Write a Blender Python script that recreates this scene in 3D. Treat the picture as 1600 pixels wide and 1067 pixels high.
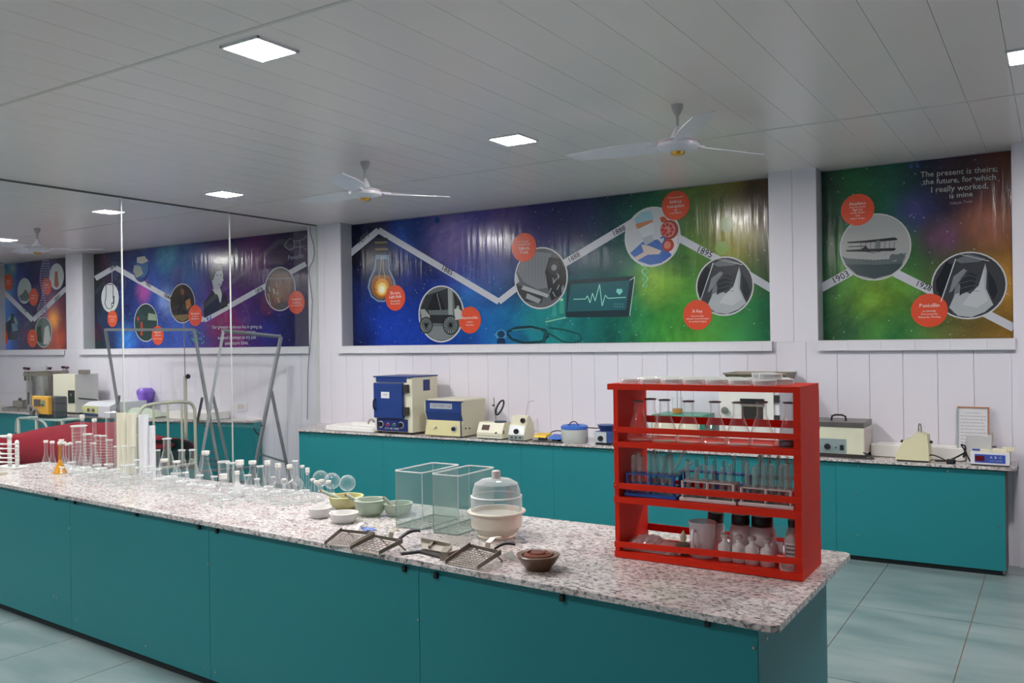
import bpy, bmesh, math, random
from mathutils import Vector, Matrix
for o in list(bpy.data.objects): bpy.data.objects.remove(o)
SC = bpy.context.scene; COL = SC.collection
R = math.radians; PI = math.pi
V = Vector
# ------------------------------------------------------------------ camera
F_PX = 1340.9; YAW = R(32.489); PIT = R(-.085); ROL = R(-.8325); CZ = 1.75
fw = V((-math.sin(YAW)*math.cos(PIT), math.cos(YAW)*math.cos(PIT), math.sin(PIT)))
rt0 = V((math.cos(YAW), math.sin(YAW), 0)); up0 = rt0.cross(fw)
RT = rt0*math.cos(ROL)+up0*math.sin(ROL); UP = -rt0*math.sin(ROL)+up0*math.cos(ROL)
C0 = V((0, 0, CZ))
cam_data = bpy.data.cameras.new('camera'); cam = bpy.data.objects.new('camera', cam_data); COL.objects.link(cam)
cam.matrix_world = Matrix(((RT.x, UP.x, -fw.x, C0.x), (RT.y, UP.y, -fw.y, C0.y), (RT.z, UP.z, -fw.z, C0.z), (0, 0, 0, 1)))
cam_data.sensor_width = 36; cam_data.lens = F_PX/1600*36; cam_data.clip_start = .05; cam_data.clip_end = 100
SC.camera = cam
# ------------------------------------------------------------------ world, exposure
w = bpy.data.worlds.new('world'); SC.world = w; w.use_nodes = True
w.node_tree.nodes['Background'].inputs[0].default_value = (.8, .85, 1, 1)
w.node_tree.nodes['Background'].inputs[1].default_value = .3
SC.view_settings.view_transform = 'Standard'; SC.view_settings.look = 'None'
SC.view_settings.gamma = 1; SC.view_settings.use_curve_mapping = False
SC.view_settings.exposure = 0.0
LAMP_STRENGTH = 325.0
cy = SC.cycles
cy.max_bounces = 10; cy.diffuse_bounces = 5; cy.glossy_bounces = 4; cy.transmission_bounces = 8; cy.transparent_max_bounces = 48
cy.caustics_reflective = False; cy.caustics_refractive = False; cy.sample_clamp_indirect = 4
cy.use_denoising = True
# room numbers (metres)
WY = 7.45; BY = 7.65; HC = 3.165; IH = .86; BH = .79; SILL0 = 1.625; SILL1 = 1.71
GX0, GX1 = -7.50, -7.46          # glass partition x at the wall and near the camera

def ray(u, v): return fw+(u-800)/F_PX*RT-(v-533.5)/F_PX*UP
def onz(u, v, z): d = ray(u, v); return C0+d*((z-CZ)/d.z)
def ony(u, v, y): d = ray(u, v); return C0+d*(y/d.y)
def onx(u, v, x): d = ray(u, v); return C0+d*(x/d.x)
def depth(p): return (V(p)-C0).dot(fw)
def mpp(p): return depth(p)/F_PX            # metres per pixel at a point
def pj(p): d = V(p)-C0; z = d.dot(fw); return (800+F_PX*d.dot(RT)/z, 533.5-F_PX*d.dot(UP)/z)
def zat(u, v, p):                            # height at which pixel row v crosses the upright plane through p
    d = ray(u, v); h = V((fw.x, fw.y, 0)).normalized(); return CZ+d.z*(V((p[0], p[1], 0)).dot(h))/V((d.x, d.y, 0)).dot(h)
# ------------------------------------------------------------------ materials
def lin(c):
    if isinstance(c, str): c = [int(c[i:i+2], 16) for i in (0, 2, 4)]
    return tuple((x/255/12.92 if x/255 <= .04045 else ((x/255+.055)/1.055)**2.4) for x in c)+(1,)
MATS = {}
def mat(name, col=(200, 200, 200), rough=.5, metal=0, spec=.5, noise=0, nscale=20, bump=0, coat=0):
    if name in MATS: return MATS[name]
    m = bpy.data.materials.new(name); m.use_nodes = True; nt = m.node_tree; b = nt.nodes['Principled BSDF']
    b.inputs['Base Color'].default_value = lin(col); b.inputs['Roughness'].default_value = rough
    b.inputs['Metallic'].default_value = metal; b.inputs['Specular IOR Level'].default_value = spec
    b.inputs['Coat Weight'].default_value = coat
    tc = nt.nodes.new('ShaderNodeTexCoord')
    n = nt.nodes.new('ShaderNodeTexNoise'); n.inputs['Scale'].default_value = nscale; n.inputs['Detail'].default_value = 4
    nt.links.new(tc.outputs['Object'], n.inputs['Vector'])
    hsv = nt.nodes.new('ShaderNodeHueSaturation'); hsv.inputs['Color'].default_value = lin(col)
    mr = nt.nodes.new('ShaderNodeMapRange'); k = noise or .03
    mr.inputs['To Min'].default_value = 1-k; mr.inputs['To Max'].default_value = 1+k
    nt.links.new(n.outputs['Fac'], mr.inputs['Value']); nt.links.new(mr.outputs[0], hsv.inputs['Value'])
    nt.links.new(hsv.outputs[0], b.inputs['Base Color'])
    if bump:
        bp = nt.nodes.new('ShaderNodeBump'); bp.inputs['Strength'].default_value = bump; bp.inputs['Distance'].default_value = .01
        nt.links.new(n.outputs['Fac'], bp.inputs['Height']); nt.links.new(bp.outputs[0], b.inputs['Normal'])
    MATS[name] = m; return m
def glass(name, tint=(254, 255, 255), body=.06, edge=.8, rough=.045, white=.0, dcol=(246, 248, 248), fresnel=False):
    """thin-walled glass: clear face on, more and more reflective and whiter towards the edge, in place of bright glints"""
    if name in MATS: return MATS[name]
    m = bpy.data.materials.new(name); m.use_nodes = True; nt = m.node_tree; nt.nodes.clear()
    N = nt.nodes.new; out = N('ShaderNodeOutputMaterial'); tr = N('ShaderNodeBsdfTransparent'); gl = N('ShaderNodeBsdfGlossy')
    df = N('ShaderNodeBsdfDiffuse'); mx = N('ShaderNodeMixShader'); mx2 = N('ShaderNodeMixShader')
    lw = N('ShaderNodeLayerWeight'); lw.inputs['Blend'].default_value = .35; mr = N('ShaderNodeMapRange')
    pw = N('ShaderNodeMath'); pw.operation = 'POWER'; pw.inputs[1].default_value = 1.5
    nt.links.new(lw.outputs['Facing'], pw.inputs[0])
    tr.inputs[0].default_value = lin(tint); gl.inputs['Color'].default_value = (1, 1, 1, 1); gl.inputs['Roughness'].default_value = rough
    df.inputs[0].default_value = lin(dcol)
    mx2.inputs[0].default_value = min(.95, .58+white*.9)  # base diffuse share imitates bright glints; white adds milkiness
    nt.links.new(gl.outputs[0], mx2.inputs[1]); nt.links.new(df.outputs[0], mx2.inputs[2])
    nt.links.new(pw.outputs[0], mr.inputs['Value']); mr.inputs['To Min'].default_value = body+white; mr.inputs['To Max'].default_value = edge
    if fresnel: lw.inputs['Blend'].default_value = .5; pw.inputs[1].default_value = 5; mr.inputs['To Min'].default_value = .035; mr.inputs['To Max'].default_value = .9
    nt.links.new(mr.outputs[0], mx.inputs[0]); nt.links.new(tr.outputs[0], mx.inputs[1]); nt.links.new(mx2.outputs[0], mx.inputs[2])
    nt.links.new(mx.outputs[0], out.inputs[0]); MATS[name] = m; return m
# ------------------------------------------------------------------ mesh building
class MB:
    def __init__(s): s.v = []; s.f = []; s.mi = []; s.m = Matrix(); s.k = 0
    def add(s, vs, fs):
        n = len(s.v); s.v += [tuple(s.m @ V(p)) for p in vs]; s.f += [[n+i for i in f] for f in fs]; s.mi += [s.k]*len(fs); return s
    def box(s, x0, x1, y0, y1, z0, z1, b=0):
        if b:
            bm = bmesh.new(); bmesh.ops.create_cube(bm, size=1)
            for q in bm.verts: q.co = V(((x0+x1)/2+q.co.x*(x1-x0), (y0+y1)/2+q.co.y*(y1-y0), (z0+z1)/2+q.co.z*(z1-z0)))
            bmesh.ops.bevel(bm, geom=bm.edges[:], offset=b, segments=2, affect='EDGES', profile=.6)
            bm.verts.ensure_lookup_table(); s.add([q.co for q in bm.verts], [[q.index for q in f.verts] for f in bm.faces]); bm.free(); return s
        vs = [(x, y, z) for z in (z0, z1) for y in (y0, y1) for x in (x0, x1)]
        return s.add(vs, [(0, 2, 3, 1), (4, 5, 7, 6), (0, 1, 5, 4), (2, 6, 7, 3), (0, 4, 6, 2), (1, 3, 7, 5)])
    def lathe(s, prof, c=(0, 0, 0), n=24, axis=None, cap=True):
        M = Matrix.Translation(V(c))
        if axis is not None: M = M @ V((0, 0, 1)).rotation_difference(V(axis).normalized()).to_matrix().to_4x4()
        vs = []; fs = []
        for r, z in prof:
            for i in range(n): a = 2*PI*i/n; vs.append(M @ V((r*math.cos(a), r*math.sin(a), z)))
        for j in range(len(prof)-1):
            for i in range(n): k = (i+1) % n; fs.append((j*n+i, j*n+k, (j+1)*n+k, (j+1)*n+i))
        if cap:
            if prof[0][0] > 1e-4: fs.append(tuple(range(n-1, -1, -1)))
            if cap is True and prof[-1][0] > 1e-4: fs.append(tuple((len(prof)-1)*n+i for i in range(n)))
        return s.add(vs, fs)
    def cyl(s, a, b, r0, r1=None, n=16):
        a = V(a); b = V(b); L = (b-a).length; return s.lathe([(r0, 0), (r0 if r1 is None else r1, L)], a, n, b-a)
    def tube(s, pts, r, n=8, closed=False):
        pts = [V(p) for p in pts]; N = len(pts); vs = []; fs = []; prev = None
        for i, p in enumerate(pts):
            t = ((pts[(i+1) % N] if closed or i < N-1 else p)-(pts[i-1] if closed or i > 0 else p)).normalized()
            if prev is None: prev = t.orthogonal().normalized()
            prev = (prev-t*prev.dot(t)).normalized(); q = t.cross(prev); rr = r[i] if isinstance(r, (list, tuple)) else r
            for k in range(n): a = 2*PI*k/n; vs.append(p+(prev*math.cos(a)+q*math.sin(a))*rr)
        for i in range(N if closed else N-1):
            j = (i+1) % N
            for k in range(n): l = (k+1) % n; fs.append((i*n+k, i*n+l, j*n+l, j*n+k))
        if not closed: fs.append(tuple(range(n-1, -1, -1))); fs.append(tuple((N-1)*n+k for k in range(n)))
        return s.add(vs, fs)
    def prism(s, poly, z0, z1):
        n = len(poly); vs = [(x, y, z0) for x, y in poly]+[(x, y, z1) for x, y in poly]
        fs = [tuple(range(n-1, -1, -1)), tuple(range(n, 2*n))]+[(i, (i+1) % n, n+(i+1) % n, n+i) for i in range(n)]
        return s.add(vs, fs)
    def prism_y(s, poly, y0, y1):             # outline in x,z pushed along y
        n = len(poly); vs = [(x, y0, z) for x, z in poly]+[(x, y1, z) for x, z in poly]
        fs = [tuple(range(n)), tuple(range(2*n-1, n-1, -1))]+[(i, n+i, n+(i+1) % n, (i+1) % n) for i in range(n)]
        return s.add(vs, fs)
    def prism_x(s, poly, x0, x1):             # outline in y,z pushed along x
        n = len(poly); vs = [(x0, y, z) for y, z in poly]+[(x1, y, z) for y, z in poly]
        fs = [tuple(range(n-1, -1, -1)), tuple(range(n, 2*n))]+[(i, (i+1) % n, n+(i+1) % n, n+i) for i in range(n)]
        return s.add(vs, fs)
    def sphere(s, c, r, n=16, sc=(1, 1, 1)):
        prof = [(r*math.sin(PI*i/n), -r*math.cos(PI*i/n)) for i in range(n+1)]
        o = s.m.copy(); s.m = s.m @ Matrix.Translation(V(c)) @ Matrix.Diagonal((*sc, 1)); s.lathe(prof, n=n+4, cap=False); s.m = o; return s
    def build(s, name, mats, parent=None, smooth=False, **kw):
        me = bpy.data.meshes.new(name); me.from_pydata(s.v, [], s.f)
        if not isinstance(mats, (list, tuple)): mats = [mats]
        for m in mats: me.materials.append(m)
        me.polygons.foreach_set('material_index', [min(i, len(mats)-1) for i in s.mi])
        me.update()
        bm = bmesh.new(); bm.from_mesh(me); bmesh.ops.remove_doubles(bm, verts=bm.verts, dist=1e-6)
        bmesh.ops.recalc_face_normals(bm, faces=bm.faces); bm.to_mesh(me); bm.free()
        if smooth: me.polygons.foreach_set('use_smooth', [True]*len(me.polygons)); me.set_sharp_from_angle(angle=R(38))
        o = bpy.data.objects.new(name, me); COL.objects.link(o)
        if parent: o.parent = parent
        for k, v in kw.items(): o[k] = v
        return o
def tag(o, label, cat, group=None):
    o['label'] = label; o['category'] = cat
    if group: o['group'] = group
    return o
def thing(name, label, cat, loc=(0, 0, 0), rz=0, group=None):
    o = bpy.data.objects.new(name, None); COL.objects.link(o); o.empty_display_size = .05
    o.location = loc; o.rotation_euler = (0, 0, rz); return tag(o, label, cat, group)
def struct(name, mb, m, parent=None, **kw):
    o = mb.build(name, m, parent, **kw)
    if not parent: o['kind'] = 'structure'
    return o
KIDS = {}
def kids(o): return [c for c in bpy.data.objects if c.parent == o]
def copy_tree(o, parent=None, ch=None):
    c = o.copy(); COL.objects.link(c)
    if parent: c.parent = parent; c.matrix_parent_inverse = o.matrix_parent_inverse
    for q in (KIDS.setdefault(o.name, kids(o))): copy_tree(q, c)
    return c
def dup(o, loc, label, rz=0, group=None, scale=None):
    c = copy_tree(o); c.location = loc; c.rotation_euler = (0, 0, rz); c['label'] = label
    if group: c['group'] = group
    elif 'group' in c: del c['group']
    if scale: c.scale = scale
    return c
ORD = ['first', 'second', 'third', 'fourth', 'fifth', 'sixth', 'seventh', 'eighth', 'ninth', 'tenth', 'eleventh', 'twelfth', 'thirteenth', 'fourteenth', 'fifteenth', 'sixteenth', 'seventeenth', 'eighteenth', 'nineteenth', 'twentieth']
ORD += ['twenty-'+o for o in ORD[:9]]+['thirtieth']+['thirty-'+o for o in ORD[:9]]+['fortieth']+['forty-'+o for o in ORD[:9]]
# common materials
M_white = mat('white_paint', (222, 221, 228), .45, noise=.02)
M_pvc = mat('white_pvc_panel', (240, 230, 229), .3, spec=.5, noise=.02, nscale=3)
M_wallp = mat('white_wall_panel', (226, 223, 232), .35, noise=.02, nscale=3)
M_joint = mat('grey_joint', (120, 120, 122), .7)
M_teal = mat('teal_laminate', (33, 127, 134), .42, spec=.35, noise=.05, nscale=2)
M_teald = mat('dark_plinth', (18, 30, 34), .7)
M_steel = mat('steel', (190, 186, 178), .28, metal=1, noise=.08)
M_dsteel = mat('worn_steel', (150, 142, 130), .42, metal=.85, noise=.15, nscale=30)
M_grey = mat('grey_steel_paint', (118, 120, 124), .45, noise=.04)
M_black = mat('black_plastic', (22, 22, 25), .4)
M_cream = mat('cream_enamel', (222, 218, 196), .4, noise=.03)
M_ceramic = mat('white_ceramic', (235, 234, 230), .15, noise=.01)
M_blue = mat('royal_blue_enamel', (26, 56, 122), .4, noise=.06)
M_red = mat('red_paint', (212, 42, 20), .55, spec=.18, noise=.12, nscale=8, bump=.05)
M_glass = glass('clear_glass')
M_rim = glass('glass_rim', (235, 242, 242), .35, .9, .08, .3)  # rim glass whitened to imitate bright edge highlights
M_stop = mat('white_stopper', (235, 232, 224), .4)
M_frost = glass('frosted_plastic', (225, 225, 230), .4, .85, .35, .2)
M_gold = mat('brass', (200, 160, 70), .3, metal=1)
# ------------------------------------------------------------------ lamps
def emis(name, col, s):
    m = bpy.data.materials.new(name); m.use_nodes = True; nt = m.node_tree; b = nt.nodes['Principled BSDF']
    b.inputs['Emission Color'].default_value = lin(col); b.inputs['Emission Strength'].default_value = s
    tc = nt.nodes.new('ShaderNodeTexCoord'); MATS[name] = m; return m
M_lamp = emis('led_diffuser', (255, 250, 248), LAMP_STRENGTH)
def make_lamp():
    t = thing('ceiling_light', '', 'ceiling light')
    h = .13
    f = MB()
    for a in range(4):
        f.m = Matrix.Rotation(a*PI/2, 4, 'Z'); f.box(-h, h, h-.012, h, -.012, .0)
    f.build('frame', M_white, t); f.m = Matrix()
    MB().box(-h+.012, h-.012, -h+.012, h-.012, -.009, -.003).build('diffuser', M_lamp, t); return t
lamp0 = make_lamp()
lamp_spots = [(-3.21, 2.83, 'square LED ceiling light nearest the camera, upper left of centre'),
 (-3.22, 5.11, 'square LED ceiling light between the two near fans'),
 (-6.58, 5.35, 'square LED ceiling light beside the glass partition'),
 (-.08, 5.1, 'square LED ceiling light cut by the right edge of the photo'),
 (-11.6, 5.9, 'square LED ceiling light behind the glass at the left photo edge'),
 (-3.2, .4, ''), (-6.6, .4, ''), (-9.9, 3.9, ''), (-6.6, 2.85, ''), (-9.9, .4, ''),(-12.9,3.2,'')]  # includes an extra unseen lamp, added to brighten the far room
for i, (x, y, l) in enumerate(lamp_spots):
    l = l or 'square LED ceiling light out of the frame, %.1f m from the long wall' % (WY-y)
    if i >= 5: l = 'square LED ceiling light placed out of view, %s counting from the right wall' % ORD[i-5]
    if i == 0: o = lamp0; o.location = (x, y, HC); o['label'] = l
    else: o = dup(lamp0, (x, y, HC), l)
    o['group'] = 'square LED ceiling lights'
# ------------------------------------------------------------------ structure
X0, X1, Y0 = -16.5, 3.2, -3.6
# floor tiles
fl = struct('floor', MB().box(X0, X1, Y0, 8.0, -.12, -.006), mat('tile_grout', (146, 116, 100), .8))
tiles_m = []
def tile_mat():
    m = mat('green_floor_tile', (150, 180, 178), .3, noise=.05)
    nt = m.node_tree; b = nt.nodes['Principled BSDF']; n = nt.nodes.new('ShaderNodeTexNoise'); n.inputs['Scale'].default_value = 2.2
    n.inputs['Detail'].default_value = 8; tc = nt.nodes.new('ShaderNodeTexCoord'); mp = nt.nodes.new('ShaderNodeMapping'); mp.inputs['Scale'].default_value = (.8, 2.5, 1)
    g = nt.nodes.new('ShaderNodeNewGeometry'); nt.links.new(g.outputs['Position'], mp.inputs[0]); nt.links.new(mp.outputs[0], n.inputs['Vector'])
    cr = nt.nodes.new('ShaderNodeValToRGB'); cr.color_ramp.elements[0].position = .3; cr.color_ramp.elements[1].position = .72
    cr.color_ramp.elements[0].color = lin((104, 127, 128)); cr.color_ramp.elements[1].color = lin((143, 158, 157))
    nt.links.new(n.outputs['Fac'], cr.inputs[0]); nt.links.new(cr.outputs[0], b.inputs['Base Color']); b.inputs['Roughness'].default_value = .28
    return m
M_tile = tile_mat()
tw, tl = .65, 1.3; tproto = None
xs = [-.465+tw*i for i in range(-12, 6)]
ys = [5.87+tl*j for j in range(-8, 2)]
for x in xs:
    for y in ys:
        if y > 7.6 or x+tw < -7.9: continue
        if tproto is None:
            tproto = MB().box(.003, tw-.003, .003, tl-.003, -.006, 0).build('tile', M_tile, fl); o = tproto
        else: o = tproto.copy(); COL.objects.link(o)
        o.location = (x, y, 0)
far_floor = struct('floor', MB().box(X0, -8.27, Y0, 8, -.006, -.001), M_tile)
# ceiling with PVC strips
def strip(x0, w, y0, y1): return MB().box(x0, x0+w-.0022, y0, y1-.003, 0, .012)
ce = struct('ceiling', MB().box(X0, X1, Y0, 8.0, HC+.012, HC+.14), M_joint)
seams = [(-3.6, -.55), (-.55, 2.64), (2.64, 5.92), (5.92, 7.75)]
for (a, b) in seams:
    p0 = None
    for i in range(-62, 14):
        x = -.203+.25*i
        if x < -16 or (b < 0 and x < -9): continue
        if p0 is None: p0 = strip(0, .25, a, b).build('panel', M_pvc, ce); o = p0
        else: o = p0.copy(); COL.objects.link(o)
        o.location = (x, 0, HC)
# H-profile strips at the seams
for k, y in enumerate((2.64, 5.92, -.55)):
    struct('trim_%d' % (k+1), MB().box(-16, 3.1, y-.012, y+.008, HC-.003, HC+.004), mat('yellowed_trim', (216, 212, 206), .5))
# back wall: lower part with its panels, pillars, recesses
PIL = [(-16.4, -15.0), (-12.86, -12.42), (-7.66, -7.12), (-2.10, -1.70), (-.285, 3.15)]
bw = MB().box(X0, X1, WY+.012, 8.0, 0, SILL1-.01); bw.box(X0, X1, BY+.004, 8.0, SILL1-.01, HC)
for a, b in PIL: bw.box(a+.008, b-.008, WY+.012, BY+.01, SILL1-.01, HC)
wb = struct('wall_back', bw, M_wallp)
xp = -16.3; p0 = None
while xp < 2.9:
    if p0 is None: p0 = MB().box(.0015, .2485, WY, WY+.012, .0, SILL1-.012).build('panel', M_wallp, wb); o = p0
    else: o = p0.copy(); COL.objects.link(o)
    o.location = (xp, 0, 0); xp += .25
for a, b in PIL:
    n = max(1, round((b-a)/.25)); wd = (b-a)/n
    for i in range(n):
        MB().box(a+i*wd+.0015, a+(i+1)*wd-.0015, WY, WY+.012, SILL1-.01, HC).build('panel', M_wallp, wb)
# reveals (the sides of the recesses)
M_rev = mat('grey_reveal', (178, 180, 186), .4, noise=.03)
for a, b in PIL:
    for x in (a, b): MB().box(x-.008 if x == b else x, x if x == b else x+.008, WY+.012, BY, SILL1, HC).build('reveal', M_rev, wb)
# sill ledges
REC = [(-15.0, -12.86, -14.98, -12.90), (-12.42, -7.66, -12.47, -7.64), (-7.12, -2.10, -7.16, -2.075), (-1.70, -.285, -1.705, -.27)]
for k, (a, b, s0, s1) in enumerate(REC):
    t = struct('trim_%d' % (k+4), MB().box(s0, s1, WY-.045, BY, SILL1-.012, SILL1), M_white)
    xx = s0
    while xx < s1-.01:
        e = min(xx+.25, s1); MB().box(xx+.0008, e-.0008, WY-.045, WY-.02, SILL0, SILL1-.0125).build('panel', M_white, t); xx = e
# other walls
struct('wall_right', MB().box(X1, X1+.1, Y0, 8, 0, HC), M_wallp)
struct('wall_left', MB().box(X0-.1, X0, Y0, 8, 0, HC), M_wallp)
struct('wall_front', MB().box(X0, X1, Y0-.1, Y0, 0, HC), M_wallp)
# right edge of the photo: pilaster with a door leaf and its knob
struct('trim_9', MB().box(-.262, -.20, WY-.03, WY, 0, HC), M_wallp)
dr = struct('door_1', MB().box(-.195, .7, WY-.05, WY-.005, .01, 2.1), M_wallp)
MB().lathe([(.012, 0), (.012, .03), (.028, .035), (.03, .06), (0, .07)], (-.165, WY-.05, .72), 16, (0, -1, 0)).build('door_handle', M_black, dr, True)
# plug sockets on the wall
def socket(x, z, w, h, l, rows):
    t = thing('power_socket', l, 'socket', (x, WY, z))
    MB().box(0, w, -.018, 0, 0, h, .004).build('face_plate', M_white, t)
    for i in range(rows):
        MB().box(.02+i*(w-.04)/rows, .02+(i+.8)*(w-.04)/rows, -.024, -.018, .03, h-.03, .002).build('switch', mat('ivory', (215, 205, 195), .4), t)
p = ony(371, 642, WY); socket(p.x, p.z, .19, .12, 'white switch and socket plate on the wall behind the grey easels', 3)
p = ony(831, 672, WY); socket(p.x, p.z, .07, .12, 'white socket plate on the wall right of the cream lamp unit', 1)
p = ony(1546, 696, WY); socket(p.x, p.z, .05, .14, 'narrow white socket plate right of the framed notice', 1)
p = ony(1228, 592, WY); socket(p.x, p.z, .09, .075, 'white socket plate above the red rack beside the dark tray', 1)
p = ony(520, 640, WY)
# cable hanging on the pillar by the partition
cb = MB().tube([ony(u, v, WY-.012) for u, v in ((484, 352), (485, 365), (490, 382), (491.5, 395), (489, 408), (484, 416), (482, 424), (484.5, 440), (488, 470), (486, 520), (481, 580), (480, 655))], .004, 6)
tag(cb.build('cable', mat('grey_cable', (95, 92, 95), .6), smooth=True), 'thin grey cable hanging down the white pillar by the partition', 'cable')
# ------------------------------------------------------------------ glass partition
def gx(y): return GX0+(GX1-GX0)*(WY-y)/4.0
M_pane = glass('partition_glass', (253, 255, 255), .05, .75, .012, fresnel=True); MATS['partition_glass'].node_tree.nodes
for nd in M_pane.node_tree.nodes:
    if nd.type == 'MIX_SHADER' and not nd.inputs[0].is_linked: nd.inputs[0].default_value = .02
wp = struct('wall_partition', MB().prism([(gx(WY)-.02, WY), (gx(WY)+.01, WY), (gx(-3.6)+.01, -3.6), (gx(-3.6)-.02, -3.6)], 0, .05), mat('aluminium', (200, 202, 205), .35, metal=.8))
MB().prism([(gx(WY)-.02, WY), (gx(WY)+.01, WY), (gx(-3.6)+.01, -3.6), (gx(-3.6)-.02, -3.6)], HC-.012, HC).build('top_rail', mat('dark_rail', (90, 90, 92), .5), wp)
ycuts = [7.44, 6.15, 4.88, 3.6, 2.3, 1.0, -.3, -1.9, -3.5]
for a, b in zip(ycuts, ycuts[1:]):
    MB().prism([(gx(a-.004)-.01, a-.004), (gx(a-.004), a-.004), (gx(b+.004), b+.004), (gx(b+.004)-.01, b+.004)], .05, HC-.012).build('pane', M_pane, wp)
for y in ycuts[1:4]:
    MB().box(gx(y)-.008, gx(y)+.003, y-.006, y+.006, .05, HC-.012).build('silicone_joint', mat('silicone', (205, 210, 205), .3), wp)
MB().box(gx(7.44)-.012, gx(7.44)+.012, 7.435, 7.449, 0, HC).build('wall_channel', mat('silicone', (205, 210, 205), .3), wp)
# ------------------------------------------------------------------ banners
def nebula(name, stops, blobs, rough=.17):
    m = bpy.data.materials.new(name); m.use_nodes = True; nt = m.node_tree; b = nt.nodes['Principled BSDF']; N = nt.nodes.new; L = nt.links.new
    g = N('ShaderNodeTexCoord'); sep = N('ShaderNodeSeparateXYZ'); L(g.outputs['Object'], sep.inputs[0])
    nz = N('ShaderNodeTexNoise'); nz.inputs['Scale'].default_value = 1.6; nz.inputs['Detail'].default_value = 9; nz.inputs['Roughness'].default_value = .62; nz.inputs['Distortion'].default_value = .6
    L(g.outputs['Object'], nz.inputs['Vector'])
    x0, x1 = stops[0][0], stops[-1][0]
    mr = N('ShaderNodeMapRange'); mr.inputs['From Min'].default_value = x0; mr.inputs['From Max'].default_value = x1; L(sep.outputs['X'], mr.inputs['Value'])
    # wobble the lookup a little with the noise
    ad = N('ShaderNodeMath'); ad.operation = 'MULTIPLY_ADD'; L(nz.outputs['Fac'], ad.inputs[0]); ad.inputs[1].default_value = .10; 
    sb = N('ShaderNodeMath'); sb.operation = 'SUBTRACT'; L(mr.outputs[0], sb.inputs[0]); sb.inputs[1].default_value = .05; L(sb.outputs[0], ad.inputs[2])
    def ramp(k):
        cr = N('ShaderNodeValToRGB'); e = cr.color_ramp.elements
        for i, s in enumerate(stops):
            p = (s[0]-x0)/(x1-x0)
            if i < 2: q = e[i]; q.position = p
            else: q = e.new(p)
            q.color = lin(s[k])
        L(ad.outputs[0], cr.inputs[0]); return cr
    top, bot = ramp(1), ramp(2)
    vz = N('ShaderNodeMapRange'); vz.inputs['From Min'].default_value = 2.75; vz.inputs['From Max'].default_value = 2.05; L(sep.outputs['Z'], vz.inputs['Value'])
    mx = N('ShaderNodeMix'); mx.data_type = 'RGBA'; L(vz.outputs[0], mx.inputs[0]); L(top.outputs[0], mx.inputs[6]); L(bot.outputs[0], mx.inputs[7]); cur = mx.outputs[2]
    for (u, v, ru, c, st) in blobs:
        p = ony(u, v, BY); rad = ru*mpp(p)
        vs = N('ShaderNodeVectorMath'); vs.operation = 'DISTANCE'; L(g.outputs['Object'], vs.inputs[0]); vs.inputs[1].default_value = (p.x, BY-.012, p.z)
        m2 = N('ShaderNodeMapRange'); m2.interpolation_type = 'SMOOTHSTEP'; m2.inputs['From Min'].default_value = rad; m2.inputs['From Max'].default_value = 0; m2.inputs['To Max'].default_value = st*2.2
        L(vs.outputs['Value'], m2.inputs['Value'])
        mu = N('ShaderNodeMath'); mu.operation = 'MULTIPLY'; L(m2.outputs[0], mu.inputs[0])
        n2 = N('ShaderNodeTexNoise'); n2.inputs['Scale'].default_value = 3.2; n2.inputs['Detail'].default_value = 8; n2.inputs['Roughness'].default_value = .6; n2.inputs['Distortion'].default_value = 1.2; L(g.outputs['Object'], n2.inputs['Vector'])
        L(n2.outputs['Fac'], mu.inputs[1]); mu.use_clamp = True
        mm = N('ShaderNodeMix'); mm.data_type = 'RGBA'; L(mu.outputs[0], mm.inputs[0]); L(cur, mm.inputs[6]); mm.inputs[7].default_value = lin(c); cur = mm.outputs[2]
    # cloud contrast
    cr = N('ShaderNodeValToRGB'); cr.color_ramp.elements[0].position = .33; cr.color_ramp.elements[0].color = (.32, .32, .36, 1); cr.color_ramp.elements[1].position = .68; cr.color_ramp.elements[1].color = (1.5, 1.5, 1.5, 1)
    L(nz.outputs['Fac'], cr.inputs[0]); mu = N('ShaderNodeMix'); mu.data_type = 'RGBA'; mu.blend_type = 'MULTIPLY'; mu.inputs[0].default_value = .8; L(cur, mu.inputs[6]); L(cr.outputs[0], mu.inputs[7]); cur = mu.outputs[2]
    # stars
    for sc, th, bright in ((14, .07, .8), (32, .10, .35)):
        vo = N('ShaderNodeTexVoronoi'); vo.inputs['Scale'].default_value = sc; L(g.outputs['Object'], vo.inputs['Vector'])
        ms = N('ShaderNodeMapRange'); ms.inputs['From Min'].default_value = th*1.5; ms.inputs['From Max'].default_value = 0; ms.inputs['To Max'].default_value = bright; L(vo.outputs['Distance'], ms.inputs['Value'])
        mm = N('ShaderNodeMix'); mm.data_type = 'RGBA'; L(ms.outputs[0], mm.inputs[0]); L(cur, mm.inputs[6]); mm.inputs[7].default_value = lin((200, 215, 230)); cur = mm.outputs[2]
    L(cur, b.inputs['Base Color']); b.inputs['Roughness'].default_value = rough; b.inputs['Specular IOR Level'].default_value = .45
    # creases of the stretched vinyl: upright ripples
    mp = N('ShaderNodeMapping'); mp.inputs['Scale'].default_value = (9, 1, .9); L(g.outputs['Object'], mp.inputs[0])
    n3 = N('ShaderNodeTexNoise'); n3.inputs['Scale'].default_value = 2.0; n3.inputs['Detail'].default_value = 3; L(mp.outputs[0], n3.inputs['Vector'])
    bp = N('ShaderNodeBump'); bp.inputs['Strength'].default_value = .35; bp.inputs['Distance'].default_value = .012; L(n3.outputs['Fac'], bp.inputs['Height']); L(bp.outputs[0], b.inputs['Normal'])
    MATS[name] = m; return m
def pr(name, col):                              # printed ink on the banner: same gloss as the vinyl
    return mat('print_'+name, col, .2, noise=.03)
INK = {}
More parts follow.
